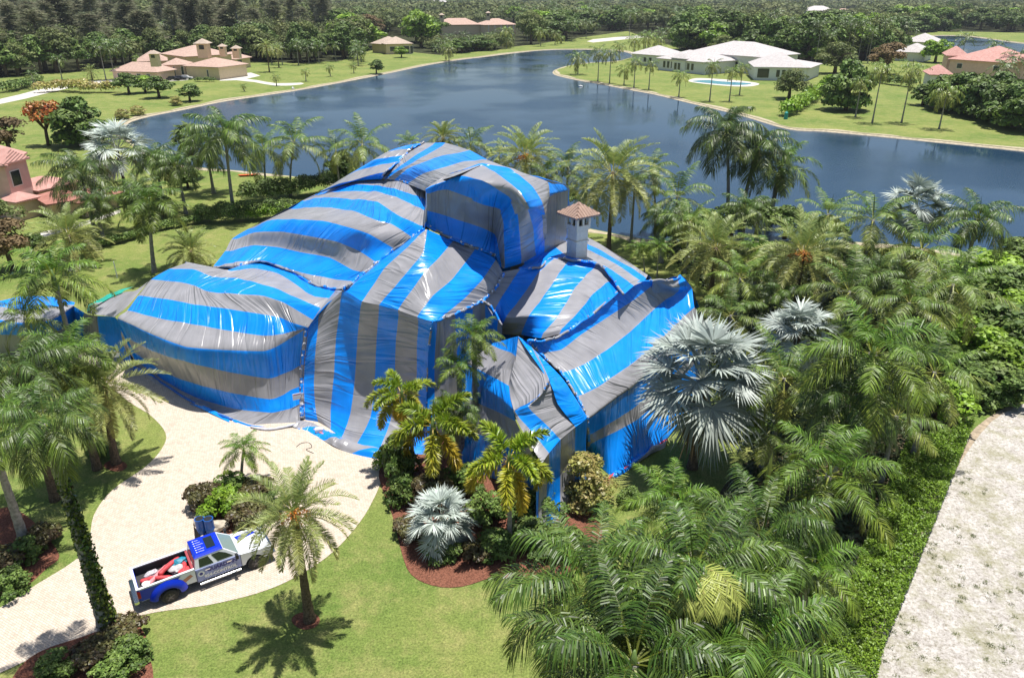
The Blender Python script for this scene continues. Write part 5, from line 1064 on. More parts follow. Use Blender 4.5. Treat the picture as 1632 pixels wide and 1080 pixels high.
# ------------------------------------------------------------ trees on the far side
def dtree(kind, x, y, R, Hh, lb, group=None, var=0): return tree(kind, x, y, R, Hh, lb, group, var)
FP = 'small far shore palms'
for i, (px, py, bx, by, r, kd, lb) in enumerate([
 (91, 92, 94, 128, 15, 'froyal', 'palm left of the cream mansion, nearest the far left road'), (157, 71, 165, 128, 20, 'froyal', 'tall grey trunked palm, left one of a pair before the pine wood'),
 (173, 76, 177, 127, 17, 'froyal', 'tall grey trunked palm, right one of a pair before the pine wood'), (192, 70, 194, 110, 18, 'froyal', 'tall palm just right of the pair before the pine wood'),
 (144, 112, 148, 128, 15, 'fdate', 'squat palm between the road and the cream mansion'), (50, 118, 56, 142, 12, 'froyal', 'leaning little palm beside the far left road'),
 (220, 93, 221, 112, 10, 'fcoco', 'small palm behind the left end of the cream mansion'), (265, 78, 266, 100, 13, 'fcoco', 'yellowish palm behind the leftmost cupola'), (283, 82, 284, 100, 12, 'fcoco', 'palm between the cupolas of the cream mansion'),
 (391, 44, 395, 88, 18, 'froyal', 'tall palm rising behind the right end of the cream mansion'), (424, 72, 428, 115, 18, 'fdate', 'grey green date palm right of the cream mansion'),
 (252, 40, 256, 80, 16, 'froyal', 'palm standing out against the pine wood behind the mansion'), (330, 48, 333, 80, 14, 'froyal', 'palm behind the tallest cupola of the cream mansion'),
 (388, 136, 388, 146, 6, 'fcoco', 'tiny young palm on the lawn by the water, leftmost'), (439, 122, 441, 137, 8, 'fcoco', 'young palm at the end of the garden path, far lawn'), (486, 113, 488, 130, 8, 'fcoco', 'second young palm from the right on the far left lawn'), (525, 106, 525, 122, 8, 'fcoco', 'rightmost young palm on the far left lawn'),
 (441, 78, 444, 108, 13, 'fdate', 'palm leaning beside the grey green date palm'), (472, 68, 474, 104, 14, 'froyal', 'palm in the dark grove right of the cream mansion'),
 (563, 104, 563, 117, 7, 'fcoco', 'tiny palm before the small cream house'), (715, 76, 716, 97, 14, 'fcoco', 'golden palm on the shore right of the small cream house'), (807, 48, 808, 78, 14, 'fcoco', 'golden palm before the house with two roofs'),
 (862, 50, 864, 74, 13, 'fcoco', 'palm right of the house with two roofs, left of the road'), (885, 52, 886, 72, 11, 'fcoco', 'palm at the left end of the far road'), (912, 36, 914, 66, 14, 'froyal', 'palm at the head of the lake'), (935, 35, 936, 62, 13, 'froyal', 'palm above the far road, left'),
 (1005, 22, 1007, 58, 15, 'froyal', 'palm above the right end of the far road'), (922, 90, 923, 119, 19, 'fcoco', 'rounded coconut palm on the tip of the peninsula'), (955, 82, 957, 130, 17, 'fcoco', 'second coconut palm from the peninsula tip'), (974, 82, 976, 133, 16, 'fcoco', 'third coconut palm from the peninsula tip'),
 (996, 108, 997, 136, 15, 'fcoco', 'short coconut palm fourth from the peninsula tip'), (1013, 97, 1015, 140, 14, 'fcoco', 'slim palm before the left end of the long white house'), (1037, 101, 1038, 143, 14, 'fcoco', 'slim palm before the left windows of the long white house'), (1085, 118, 1085, 155, 15, 'fcoco', 'palm before the gable of the long white house'),
 (1137, 103, 1136, 162, 16, 'fcoco', 'palm left of the swimming pool'), (1168, 112, 1166, 162, 14, 'fcoco', 'palm before the swimming pool, left of two'), (1184, 106, 1184, 152, 13, 'fcoco', 'palm before the swimming pool, right of two'),
 (988, 72, 990, 96, 12, 'fcoco', 'golden palm behind the peninsula palms, left'), (1012, 62, 1014, 92, 15, 'fcoco', 'golden palm behind the left roof of the long white house'), (1034, 58, 1036, 92, 15, 'fcoco', 'golden palm above the left roof of the long white house'), (1050, 62, 1052, 90, 13, 'fcoco', 'golden palm nearest the ridge of the long white house'),
 (1374, 128, 1374, 187, 20, 'fcoco', 'palm right of the dense round tree across the lake'), (1407, 108, 1405, 196, 22, 'fcoco', 'tall slim palm on the right far lawn, left of two'), (1455, 108, 1446, 196, 24, 'fcoco', 'tall slim palm on the right far lawn, right of two'), (1511, 142, 1497, 206, 26, 'fcoco', 'leaning golden palm before the big hedge at right'),
 (1540, 60, 1542, 100, 16, 'froyal', 'palm before the second lake, left'), (1588, 72, 1590, 110, 18, 'froyal', 'palm before the second lake, right'), (1625, 90, 1627, 130, 26, 'froyal', 'dark palm on the right edge behind the big hedge'), (1602, 105, 1604, 150, 24, 'froyal', 'dark palm beside the pink roof at the right edge'),
 (1235, 24, 1237, 78, 17, 'froyal', 'tall palm behind the ridge of the long white house'), (1265, 36, 1267, 84, 17, 'froyal', 'tall palm behind the right half of the long white house'), (1300, 46, 1302, 96, 20, 'froyal', 'tall palm behind the right end of the long white house'), (1210, 34, 1212, 80, 16, 'froyal', 'palm behind the centre ridge of the long white house')]):
    palm(kd, px, py, r, base=(bx, by), label=lb, var=i)
GP = 'palms of the avenue behind the long white house'; LP = 'one of the tall palms of the avenue behind the long white house'
for i in range(34):
    x = 1300 + i * 4.6 + RNG.uniform(-3, 3); by = 92 + RNG.uniform(-14, 10); top = 40 + RNG.uniform(-10, 14) - (92 - by) * .3
    if 1425 < x < 1475 and by > 84: by = 80
    palm('froyal', x, top, RNG.uniform(12, 18), base=(x + 1, by), label=LP, group=GP, var=i)
GC = 'palms scattered through the far wood'; LC = 'one of the palms scattered through the far wood'
for i in range(70):
    x = RNG.uniform(820, 1300); by = RNG.uniform(34, 62) if x < 1000 else RNG.uniform(40, 78)
    if 940 < x < 1085 and 50 < by < 68: by = 46
    if 1080 < x and by > 74: by = 70
    palm('froyal' if i % 3 else 'fcoco', x, by - RNG.uniform(18, 30), RNG.uniform(9, 14), base=(x, by), label=LC, group=GC, var=i)
for i in range(26):
    x = RNG.uniform(690, 905); by = 88 - (x - 690) * .07 + RNG.uniform(-16, -1)
    palm('froyal' if i % 2 else 'fcoco', x, by - RNG.uniform(10, 20), RNG.uniform(9, 13), base=(x, by), label='one of the bushy palms crowding the far shore below the house with two roofs', group='palms on the far shore', var=i)
for i in range(14):
    x = RNG.uniform(425, 575); by = RNG.uniform(84, 106)
    palm('froyal', x, by - RNG.uniform(18, 32), RNG.uniform(11, 16), base=(x, by), label='one of the palms in the dark grove right of the cream mansion', group='palms in the dark grove', var=i)
# single trees and shrubs across the water
for a in [('big', 130, 232, 6.2, 9, 'large round dark tree beyond the left palms'), ('flame', 78, 232, 5.2, 8, 'tree with orange red blossom on the left lawn'), ('brown', 18, 250, 5.5, 7, 'nearly bare brown tree at the left edge above the pink house'),
 ('brown', 20, 430, 3.6, 5.5, 'bare twiggy tree at the left edge below the pink house'), ('olive', -5, 395, 4.0, 6, 'dark olive tree in front of the pink house'),
 ('broad', 206, 150, 5, 6, 'rounded bush tree left of the mansion lawn'), ('lime', 232, 148, 5, 5, 'light green bush beside the mansion lawn'), ('broad', 254, 156, 5.4, 6, 'bush tree on the bank left of the mansion lawn'), ('broad', 303, 162, 4.5, 4.6, 'bush on the bank at the start of the lake'),
 ('broad', 600, 118, 3.8, 5, 'small round tree left of the small cream house'), ('broad', 570, 96, 5, 7, 'round tree at the left side of the small cream house'), ('lime', 640, 92, 4, 5, 'light green tree in front of the small cream house'),
 ('broad', 690, 66, 12, 14, 'broad dark green tree right of the small cream house'), ('brown', 590, 62, 11, 15, 'rust tinged tree behind the small cream house'), ('brown', 545, 84, 8, 9, 'yellowish brown spreading tree left of the small cream house'),
 ('olive', 1257, 158, 6.2, 8, 'grey green spreading tree on the lawn of the long white house'), ('big', 1348, 176, 7.4, 12, 'dense round tree across the lake between the two lawns'), ('olive', 1330, 118, 9, 11, 'dark tree behind the right end of the long white house'),
 ('olive', 1152, 88, 8, 9, 'grey tree behind the ridge of the long white house'), ('lime', 1305, 100, 6, 7, 'bright green tree behind the right roof of the long white house'), ('brown', 1412, 118, 8, 11, 'bare pale tree beside the white roofed house'), ('lime', 1490, 100, 8, 10, 'light tree above the pink roofed house'),
 ('broad', 1470, 168, 5, 5.5, 'bush at the left end of the big hedge at right'), ('lime', 1320, 150, 3.4, 5.5, 'small tree at the inner end of the boundary hedge')]: dtree(*a[:5], a[5], var=(int(a[1]) % 3))
for i, (x, y) in enumerate([(1500, 174), (1528, 180), (1556, 188), (1585, 196), (1615, 204), (1642, 212), (1545, 172), (1590, 180), (1630, 190)]):
    tree('big', x, y, 7.2, 9.5, 'one of the big glossy trees massed at the right edge across the lake', 'big glossy trees across the lake', var=i % 3)
hedge('boundary_hedge', [(1252, 186), (1275, 172), (1300, 156), (1318, 147)], 4, 3.4, .3, 'lime_leaf', 'yellow green boundary hedge running from the lake between the two lawns', 24)
hedge('boundary_hedge', [(64, 148), (100, 145), (140, 148), (190, 148)], 5, 3.6, .3, 'yellow_leaf', 'golden flowering hedge along the far left lawn', 20)
hedge('boundary_hedge', [(-30, 152), (20, 146), (60, 134)], 5, 3.0, .3, 'broad_leaf', 'dark hedge along the far left road', 20)
hedge('clipped_hedge', [(312, 130), (342, 131)], 2.4, 1.6, .2, 'broad_leaf', 'low clipped hedge at the foot of the cream mansion', 40)
hedge('boundary_hedge', [(1395, 132), (1425, 136), (1460, 140)], 4, 3, .3, 'broad_leaf', 'dark hedge and wall behind the two tall slim palms', 20)
for (x, y, lb) in [(220, 184, 'yellow plant on the sandy bank, leftmost'), (282, 168, 'yellow plant on the bank below the bush trees'), (196, 190, 'yellow plant near the left tip of the lake')]: tree('yellowshrub', x, y, 2.2, 2.6, lb)
# ---- woods: numbered trees near, one mass far
WL = [(-200, 138), (-90, 130), (60, 119), (200, 107), (300, 99), (400, 98), (480, 101), (545, 97), (570, 84), (620, 72), (662, 84), (700, 88), (760, 82), (860, 70), (905, 63), (1000, 50), (1090, 80), (1200, 92), (1290, 98), (1400, 97), (1440, 58), (1500, 50), (1700, 54), (1900, 60)]
def wy(x): return float(np.interp(x, [p[0] for p in WL], [p[1] for p in WL]))
EXC = ((590, 664, 58, 92), (692, 834, 40, 74), (938, 1088, 50, 72), (1418, 1500, 62, 105), (1440, 1700, 52, 98), (1278, 1370, 18, 34), (1155, 1190, 38, 48))
mat('forest_floor', (.045, .05, .025), .95, var=.5, scale=.2, spec=.05)
_fl = [at(x, y) for x, y in WL]; _fl = [Vector((p.x, p.y, .015)) for p in _fl] + [Vector((3300, 700, .015)), Vector((3300, 4800, .015)), Vector((-3300, 4800, .015)), Vector((-3300, 500, .015))]
_l2 = [Vector((p.x, p.y, .015)) for p in pix_poly([(1425, 66), (1470, 55), (1530, 53), (1600, 60), (1700, 70), (1830, 84), (1800, 100), (1700, 104), (1560, 96), (1470, 88)], 0, 2)]
_l2 = [Vector((p.x, p.y, .015)) for p in _l2]; _t = tessellate_polygon([_fl]); b = MB(); b.add(_fl, list(_t)); b.build('forest_floor', MATS['forest_floor'], kind='structure')

PLP = 'pines of the wood behind the cream mansion'; PL = 'tall grey green pine in the wood behind the cream mansion'
def inpoly(x, y, P):
    c = False; j = len(P) - 1
    for i in range(len(P)):
        if ((P[i][1] > y) != (P[j][1] > y)) and x < (P[j][0] - P[i][0]) * (y - P[i][1]) / (P[j][1] - P[i][1] + 1e-9) + P[i][0]: c = not c
        j = i
    return c
ZP = [(-90, 132), (0, 124), (60, 117), (140, 108), (230, 100), (300, 94), (400, 86), (480, 76), (540, 60), (540, 22), (-90, 22)]
k = 0
while k < 270:
    x = RNG.uniform(-90, 540); y = 22 + 120 * RNG.rand() ** 1.3
    if inpoly(x, y, ZP): tree('pine', x, y, RNG.uniform(6, 10), RNG.uniform(20, 30), PL, PLP, k % 3); k += 1
for i in range(46):
    x = RNG.uniform(-60, 560); y = wy(x) + RNG.uniform(-8, 0)
    tree(['broad', 'olive', 'broad'][i % 3], x, y, RNG.uniform(6, 9), RNG.uniform(10, 16), 'one of the round trees along the foot of the pine wood', 'round trees along the pine wood', i % 3)
k = 0
while k < 280:
    x = RNG.uniform(540, 1700); y = wy(x) - 46 * RNG.rand() ** 1.5
    if y < 8: continue
    if any(x0 < x < x1 and y0 < y < y1 for x0, x1, y0, y1 in EXC): continue
    low = 680 < x < 845 and y > 58; tree(['broad', 'olive', 'broad', 'lime', 'broad', 'olive', 'big'][k % 7], x, y, RNG.uniform(9, 14) * (.6 if low else 1), RNG.uniform(11, 19) * (.42 if low else 1), 'one of the rounded trees of the wood beyond the lake and the houses', 'rounded trees of the far wood', k % 3); k += 1
def far_wood():
    rs = np.random.RandomState(77); fo = Fol()
    for (d0, d1, n, R, Hh, nl, ls) in ((230, 560, 1100, 7.5, 10, 170, .6), (560, 950, 3000, 9.5, 12, 100, 1.1), (950, 1700, 2800, 15, 14, 60, 2.2), (1700, 3600, 1500, 30, 12, 45, 5.)):
        y = np.sqrt(rs.uniform(d0 ** 2, d1 ** 2, n)); x = rs.uniform(-.78, .78, n) * y; keep = np.ones(n, bool)
        PX = [proj((x[i], y[i], 0)) for i in range(n)]
        keep &= np.array([p[1] < wy(p[0]) - 3 and not any(a < p[0] < b and c < p[1] < d for a, b, c, d in EXC) for p in PX])
        for lp in (lake2,):
            xs = [p.x for p in lp]; ys = [p.y for p in lp]; keep &= ~((x > min(xs) - 12) & (x < max(xs) + 60) & (y > min(ys) - 60) & (y < max(ys) + 25))
        x = x[keep]; y = y[keep]; n = len(x); hh = Hh * (.5 + .9 * vnoise(x / 60, y / 60, 3)) * np.where((x < -.25 * y) & (y < 1700), 1.6, 1.)
        C = np.stack([x, y, hh * .5], 1); kk = np.repeat(np.arange(n), nl); d = nrm(rs.normal(0, 1, (n * nl, 3))); d[:, 2] = np.abs(d[:, 2]); P = C[kk] + d * np.stack([np.full(n, R * .8)[kk], np.full(n, R * .8)[kk], (hh * .5)[kk]], 1) * rs.uniform(.75, 1.05, (n * nl, 1))
        nn = nrm(d + rs.normal(0, .4, (n * nl, 3))); A = nrm(np.cross(nn, rs.normal(0, 1, (n * nl, 3)))); s_ = ls * rs.uniform(.6, 1.3, (n * nl, 1)); fo.quads(P, A * s_, np.cross(nn, A) * s_ * .7, np.clip(rs.rand(n)[kk] + rs.uniform(-.1, .1, n * nl), 0, 1))
    mk('far_wood', fo.mesh('far_wood', MATS['olive_leaf']), None, kind='stuff')
far_wood()
simple_car('parked_pickup', 1367, 108, (.75, .75, .75), 'white pickup parked under the trees near the long white house', .2, 5.4, 2, 1.8)
# ------------------------------------------------------------ pickup truck on the driveway
def text_mesh(s, size, m, parent, name, M):
    cu = bpy.data.curves.new('t', 'FONT'); cu.body = s; cu.size = size; cu.extrude = .004; cu.align_x = 'CENTER'; cu.resolution_u = 2; cu.offset = .014
    o = bpy.data.objects.new('t', cu); COL.objects.link(o); dg = bpy.context.evaluated_depsgraph_get(); me = bpy.data.meshes.new_from_object(o.evaluated_get(dg)); bpy.data.objects.remove(o)
    me.transform(M); me.materials.clear(); return mk(name, me, m, parent)
def truck():
    rw = at(273, 957); fw = at(409, 905); d = fw - rw; ang = math.atan2(d.y, d.x); s = d.length / 4.4; u = d.normalized(); nrmv = Vector((-u.y, u.x, 0)); c = (rw + fw) / 2 + nrmv * 1.0 * s
    t = empty('pickup_truck', c, ang, label='blue and white crew cab pickup with lettered doors parked on the driveway', cat='pickup truck'); t.scale = (s,) * 3
    blue = mat('truck_blue', (.004, .03, .50), .22, var=.02); white = mat('truck_white', (.74, .76, .80), .28, var=.03); lav = mat('truck_door_tint', (.28, .32, .62), .28, var=.3, scale=3); chrome = mat('chrome', (.8, .8, .82), .12, metal=1., var=0)
    blk = mat('black_plastic', (.012, .012, .014), .5, var=.1); tyre = mat('tyre', (.02, .02, .02), .8); glass = mat('truck_glass', (.012, .02, .022), .06, spec=.9); red = mat('red_light', (.5, .01, .01), .25); skin = mat('printed_arm', (.50, .20, .12), .35, var=.2); wind = mat('windscreen', (.20, .27, .25), .08, spec=.9)
    def arch(x0, x1, cx, r, z0, zt, n=9):   # side outline with a wheel arch cut out
        P = [(x0, z0)]; 
        for i in range(n + 1):
            a = math.pi * (1 - i / n); P.append((cx + r * math.cos(a), .38 + r * math.sin(a) * 1.0))
        return [p for p in P] + [(x1, z0)]
    def side_plate(P, y, th, m, name, bev=.02):
        b = MB(); n = len(P); vs = [(x, y - th / 2, z) for x, z in P] + [(x, y + th / 2, z) for x, z in P]; b.add(vs, [list(range(n)), list(range(n, 2 * n))[::-1]] + [(i, (i + 1) % n, n + (i + 1) % n, n + i) for i in range(n)]); return b.build(name, m, t)
    # bed
    for sy in (-1, 1):
        side_plate([(-3.5, .62), (-2.72, .62)] + [(-2.2 + .52 * math.cos(a), .40 + .52 * math.sin(a)) for a in np.linspace(math.pi * .86, math.pi * .14, 9)] + [(-1.70, .62), (-.82, .60), (-.82, 1.34), (-3.5, 1.36)], sy * .93, .12, white, 'bed_side')
        # flared rear fender
        b = MB(); A_ = np.linspace(math.pi * 1.0, 0, 11); rows_ = []
        for (ro, y, zt) in ((.50, 1.16, 0), (.62, 1.17, 0), (.74, 1.10, .02), (.84, .985, .06)):
            rows_.append([(-2.2 + (ro * 1.12) * math.cos(a), sy * y, .42 + ro * math.sin(a) * 1.02 + zt) for a in A_])
        vs = [p for r in rows_ for p in r]; k = len(A_); fs = [(j * k + i, j * k + i + 1, (j + 1) * k + i + 1, (j + 1) * k + i) for j in range(3) for i in range(k - 1)]; b.add(vs, fs); b.build('rear_fender', blue, t, smooth=True)
        b = MB(); b.add([(-3.5, sy * .997, .64), (-2.9, sy * .997, .64), (-2.75, sy * .997, 1.0), (-2.2, sy * .997, 1.15), (-1.75, sy * .997, 1.1), (-1.5, sy * .997, 1.30), (-3.5, sy * .997, 1.32)], [list(range(7))]); b.build('blue_wrap', blue, t)
        if sy < 0:
            b = MB(); b.add([(-1.62, -1.0, .80), (-1.45, -1.0, .76), (-.95, -1.0, 1.02), (-1.05, -1.0, 1.18), (-1.42, -1.0, 1.02)], [(0, 1, 2, 3, 4)]); b.build('printed_arm', skin, t)
    b = MB(); b.box(-3.5, -.82, -.87, .87, .78, .86); b.build('bed_floor', mat('bed_inner', (.03, .028, .03), .7), t)
    b = MB(); b.box(-3.48, -.94, -.872, -.84, .86, 1.34); b.box(-3.48, -.94, .84, .872, .86, 1.34); b.build('bed_inner', mat('bed_inner'), t)  # dark plates along both walls, so the inner bed comes out dark
    b = MB(); b.box(-.94, -.82, -.87, .87, .86, 1.34); b.build('bed_front', mat('bed_red', (.35, .06, .07), .5), t)
    b = MB(); b.box(-3.58, -3.48, -.95, .95, .66, 1.37); tg = b.build('tailgate', blue, t); b = MB(); b.box(-3.6, -3.58, -.25, .25, 1.12, 1.2); h = b.build('handle', chrome, tg)
    b = MB(); b.box(-3.6, -.82, -.99, -.86, 1.36, 1.40); b.box(-3.6, -.82, .86, .99, 1.36, 1.40); b.box(-3.62, -3.5, -.99, .99, 1.372, 1.41); b.build('bed_rail', white, t)
    b = MB(); b.box(-3.82, -3.6, -.98, .98, .50, .70); b.build('rear_bumper', chrome, t, bevel=.03)
    for sy in (-1, 1): b = MB(); b.box(-3.60, -3.46, sy * .93 - .07, sy * .93 + .075, .85, 1.25); b.build('tail_light', red, t)
    b = MB(); b.box(-3.4, 2.9, -.5, .5, .38, .62); b.build('chassis', blk, t)
    # cab and bonnet: loft of sections along x   (x, halfwidth_low, z_low, halfwidth_belt, z_belt)
    for sy in (-1, 1):
        side_plate([(-.80, .52), (1.52, .52), (1.52, 1.28), (-.80, 1.30)], sy * .95, .10, lav, 'door_panel')
        side_plate([(1.52, .52), (1.68, .52)] + [(2.2 + .52 * math.cos(a), .40 + .52 * math.sin(a)) for a in np.linspace(math.pi * .86, math.pi * .14, 9)] + [(2.75, .56), (3.15, .56), (3.15, 1.1), (1.52, 1.28)], sy * .95, .12, white, 'front_fender')
        for xs in (-.78, .34, 1.50): b = MB(); b.box(xs - .01, xs + .01, sy * 1.001 - .002, sy * 1.001 + .002, .56, 1.28); b.build('door_gap', blk, t)
        for xs in (-.2, .9): b = MB(); b.box(xs - .12, xs + .12, sy * 1.02 - .02, sy * 1.02 + .02, 1.12, 1.17); b.build('door_handle', chrome, t)
        b = MB(); b.tube([(-.7, sy * 1.10, .42), (1.4, sy * 1.10, .42)], .055, 8); b.build('side_step', chrome, t)
        b = MB(); b.box(1.22, 1.36, sy * 1.22 - .11, sy * 1.22 + .11, 1.30, 1.56); b.box(1.25, 1.31, sy * 1.05 - .1, sy * 1.05 + .1, 1.34, 1.39); b.build('mirror', blk, t)
    b = MB(); b.add([(1.45, -.97, 1.29), (3.12, -.90, 1.13), (3.12, .90, 1.13), (1.45, .97, 1.29), (1.45, -.35, 1.36), (3.08, -.33, 1.19), (3.08, .33, 1.19), (1.45, .35, 1.36)], [(0, 1, 5, 4), (4, 5, 6, 7), (7, 6, 2, 3)]); b.build('bonnet', white, t)
    b = MB(); b.add([(1.7, .1, 1.375), (2.8, .5, 1.22), (2.5, .75, 1.235), (1.6, .55, 1.36)], [(0, 1, 2, 3)])
    b.build('bonnet_stripe', blue, t)
    b = MB(); b.box(3.08, 3.2, -.9, .9, .62, 1.12); b.build('grille', chrome, t); b = MB(); b.box(3.1, 3.35, -1.0, 1.0, .45, .64); b.build('front_bumper', chrome, t, bevel=.03)
    for sy in (-1, 1): b = MB(); b.box(3.1, 3.22, sy * .78 - .14, sy * .78 + .14, .80, 1.08); b.build('headlight', mat('lamp_glass', (.8, .8, .8), .1), t)
    # greenhouse
    zb, zr = 1.28, 1.95; B_ = [(-.78, .96), (1.5, .95)]; R_ = [(-.66, .80), (.62, .79)]
    V = [(-.80, -.98, zb), (1.50, -.97, zb), (1.50, .97, zb), (-.80, .98, zb), (-.68, -.82, zr - .03), (.70, -.80, zr - .01), (.70, .80, zr - .01), (-.68, .82, zr - .03)]
    b = MB(); b.add(V, [(0, 1, 5, 4), (3, 7, 6, 2), (0, 4, 7, 3), (1, 2, 6, 5)]); cab = b.build('cab_frame', white, t)
    b = MB(); b.add([(-.72, -.84, zr - .05), (.74, -.82, zr - .03), (.74, .82, zr - .03), (-.72, .84, zr - .05), (-.60, -.70, zr + .05), (.55, -.68, zr + .07), (.55, .68, zr + .07), (-.60, .70, zr + .05)], [(0, 1, 5, 4), (1, 2, 6, 5), (2, 3, 7, 6), (3, 0, 4, 7), (4, 5, 6, 7)]); roof = b.build('roof', blue, t)
    b = MB(); b.box(.02, .46, -.48, .48, zr + .055, zr + .085); b.build('sunroof', glass, roof)
    b = MB()
    for i in range(6):
        y = -.52 + i * .2; b.box(-.52, -.46, y - .03, y + .03, zr + .06, zr + .072); b.box(-.42, -.42 + [.30, .34, .22, .36, .26, .2][i], y - .011, y + .011, zr + .06, zr + .072)
    b.build('roof_lettering', white, roof)
    def pane(q, nm, m=glass, off=.012):
        v = [Vector(p) for p in q]; n_ = (v[1] - v[0]).cross(v[2] - v[1]).normalized(); cc = sum(v, Vector()) / len(v)
        if n_.dot(cc - Vector((.3, 0, 1.4))) < 0: n_ = -n_
        b = MB(); b.add([p + n_ * off for p in v], [list(range(len(v)))]); return b.build(nm, m, t)
    def lerp(a, c, f): return tuple(a[i] + (c[i] - a[i]) * f for i in range(3))
    for sy, (i0, i1, i2, i3) in ((-1, (0, 1, 5, 4)), (1, (3, 2, 6, 7))):
        def q(fx, fz): return lerp(lerp(V[i0], V[i1], fx), lerp(V[i3], V[i2], fx), fz)
        pane([q(.10, .14), q(.43, .14), q(.42, .84), q(.12, .84)], 'side_window'); pane([q(.53, .14), q(.90, .14), q(.88, .60), q(.80, .84), q(.53, .84)], 'side_window')
    def q(fx, fz): return lerp(lerp(V[1], V[2], fx), lerp(V[5], V[6], fx), fz)
    pane([q(.05, .06), q(.95, .06), q(.93, .92), q(.07, .92)], 'windscreen', wind)
    def q(fx, fz): return lerp(lerp(V[0], V[3], fx), lerp(V[4], V[7], fx), fz)
    pane([q(.12, .2), q(.88, .2), q(.88, .85), q(.12, .85)], 'rear_window')
    for x, ys in ((-2.2, ((-1.0, .34), (1.0, .34))), (2.2, ((-.93, .26), (.93, .26)))):
        for y, wd in ys:
            sg = 1 if y > 0 else -1; wh = MB(); wh.tube([(x, y - sg * wd / 2, .40), (x, y - sg * wd * .42, .40), (x, y + sg * wd * .40, .40), (x, y + sg * wd / 2, .40)], [.38, .41, .41, .37], 28); w_ = wh.build('wheel', tyre, t)
            rm = MB(); rm.tube([(x, y + sg * wd / 2 - .02 * sg, .40), (x, y + sg * (wd / 2 + .012), .40)], [.25, .24], 24); ri = rm.build('rim', blk, w_)
            hb = MB(); hb.tube([(x, y + sg * (wd / 2 + .01), .40), (x, y + sg * (wd / 2 + .05), .40)], .07, 12)
            for k in range(5):
                a = k * 1.2566; hb.box(-.02, .02, -.006, .006, .06, .22, 0, Matrix.Translation((x, y + sg * (wd / 2 + .018), .40)) @ Matrix.Rotation(a, 4, 'Y'))
            hb.build('hub', mat('dark_alloy', (.12,.12,.13), .3, metal=.8), w_)
    for sy in (-1, 1):
        Mx = Matrix.Translation((.42, sy * 1.006, 1.02)) @ (Matrix.Rotation(math.pi, 4, 'Z') if sy > 0 else Matrix()) @ Matrix.Rotation(math.pi / 2, 4, 'X')
        text_mesh('GUARDIAN', .30, mat('letter_navy', (.02, .02, .22), .4), t, 'lettering', Mx @ Matrix.Translation((.12, -.04, 0)))
        text_mesh('954-CONTROL', .25, mat('letter_white', (.85, .85, .88), .4), t, 'lettering', Mx @ Matrix.Translation((0, -.36, 0)))
        b = MB(); b.tube([(-.55, sy * .99, .98), (-.55, sy * 1.006, .98)], [.17, .17], 16); b.build('badge', white, t); b = MB(); b.tube([(-.55, sy * 1.0, .98), (-.55, sy * 1.012, .98)], [.09, .09], 12); b.build('badge', mat('letter_navy'), t)
    return t, s, ang, c
T, TS, TA, TC = truck()
TMX = Matrix.Translation(TC) @ Matrix.Rotation(TA, 4, 'Z') @ Matrix.Scale(TS, 4)
def tl(x, y, z): return TMX @ Vector((x, y, z))
def tube_thing(name, pts, r, m, label, cat, n=8, sm=4):
    P = smooth_poly(pts, sm, closed=False); b = MB(); b.tube(P, [r * (.9 + .2 * abs(math.sin(i * 1.1))) for i in range(len(P))], n); return b.build(name, m, smooth=True, label=label, cat=cat)
rs_mat = mat('red_canvas', (.55, .05, .06), .6, var=.3, scale=6); pk = mat('pink_canvas', (.62, .22, .24), .6, var=.3, scale=6)
for k, (pts, m, lb) in enumerate([
 ([(-3.3, -.5, .98), (-2.9, -.3, 1.02), (-2.5, .05, 1.05), (-2.1, .35, 1.08), (-1.7, .6, 1.05)], pk, 'pink sand snake lying lengthwise in the pickup bed'),
 ([(-3.3, .1, .97), (-2.8, .0, 1.02), (-2.3, -.3, 1.05), (-1.9, -.5, 1.0)], rs_mat, 'red sand snake crossing the pickup bed near the tailgate'),
 ([(-2.4, -.1, 1.15), (-2.0, .2, 1.2), (-1.6, .5, 1.18), (-1.3, .72, 1.1)], rs_mat, 'red sand snake on top of the pink one in the pickup bed'),
 ([(-1.4, -.6, 1.0), (-1.2, -.2, 1.06), (-1.15, .2, 1.06), (-1.2, .55, 1.0)], rs_mat, 'red sand snake against the cab end of the pickup bed')]):
    tube_thing('sand_snake', [tl(*p) for p in pts], .13, m, lb, 'sand snake')
def lump(name, c, rx, ry, rz, m, label, cat, seed=0, rot=0.):
    bm = bmesh.new(); bmesh.ops.create_icosphere(bm, subdivisions=3, radius=1)
    for v in bm.verts:
        n_ = vnoise(np.array([v.co.x * 1.7 + seed + 5]), np.array([v.co.y * 1.7 + v.co.z * 2.3 + 9]), seed)[0]; v.co *= .75 + .5 * n_; v.co = Vector((v.co.x * rx, v.co.y * ry, max(v.co.z, -.6) * rz))
    me = bpy.data.meshes.new(name); bm.to_mesh(me); bm.free(); o = mk(name, me, m, label=label, cat=cat); o.location = c; o.rotation_euler = (0, 0, rot); return o
lump('tarpaulin_bundle', tl(-1.35, .45, 1.08), .5, .3, .22, mat('teal_bag', (.02, .22, .32), .5, var=.4, scale=8), 'teal tarpaulin bundle at the cab end of the pickup bed', 'bundle', 3, TA)
lump('canvas_bag', tl(-1.55, .0, 1.05), .4, .3, .2, mat('grey_bag', (.45, .42, .42), .7, var=.3, scale=6), 'pale grey canvas bag in the middle of the pickup bed', 'bag', 4, TA)
lump('canvas_bag', tl(-1.2, -.35, 1.0), .35, .4, .16, rs_mat, 'red canvas bag in the near corner behind the cab', 'bag', 6, TA)
lump('canvas_bag', tl(-2.75, .38, 1.02), .35, .22, .2, mat('plastic_bag', (.5, .47, .5), .3, var=.4, scale=9), 'crumpled clear plastic bag by the far bed wall', 'bag', 8, TA)
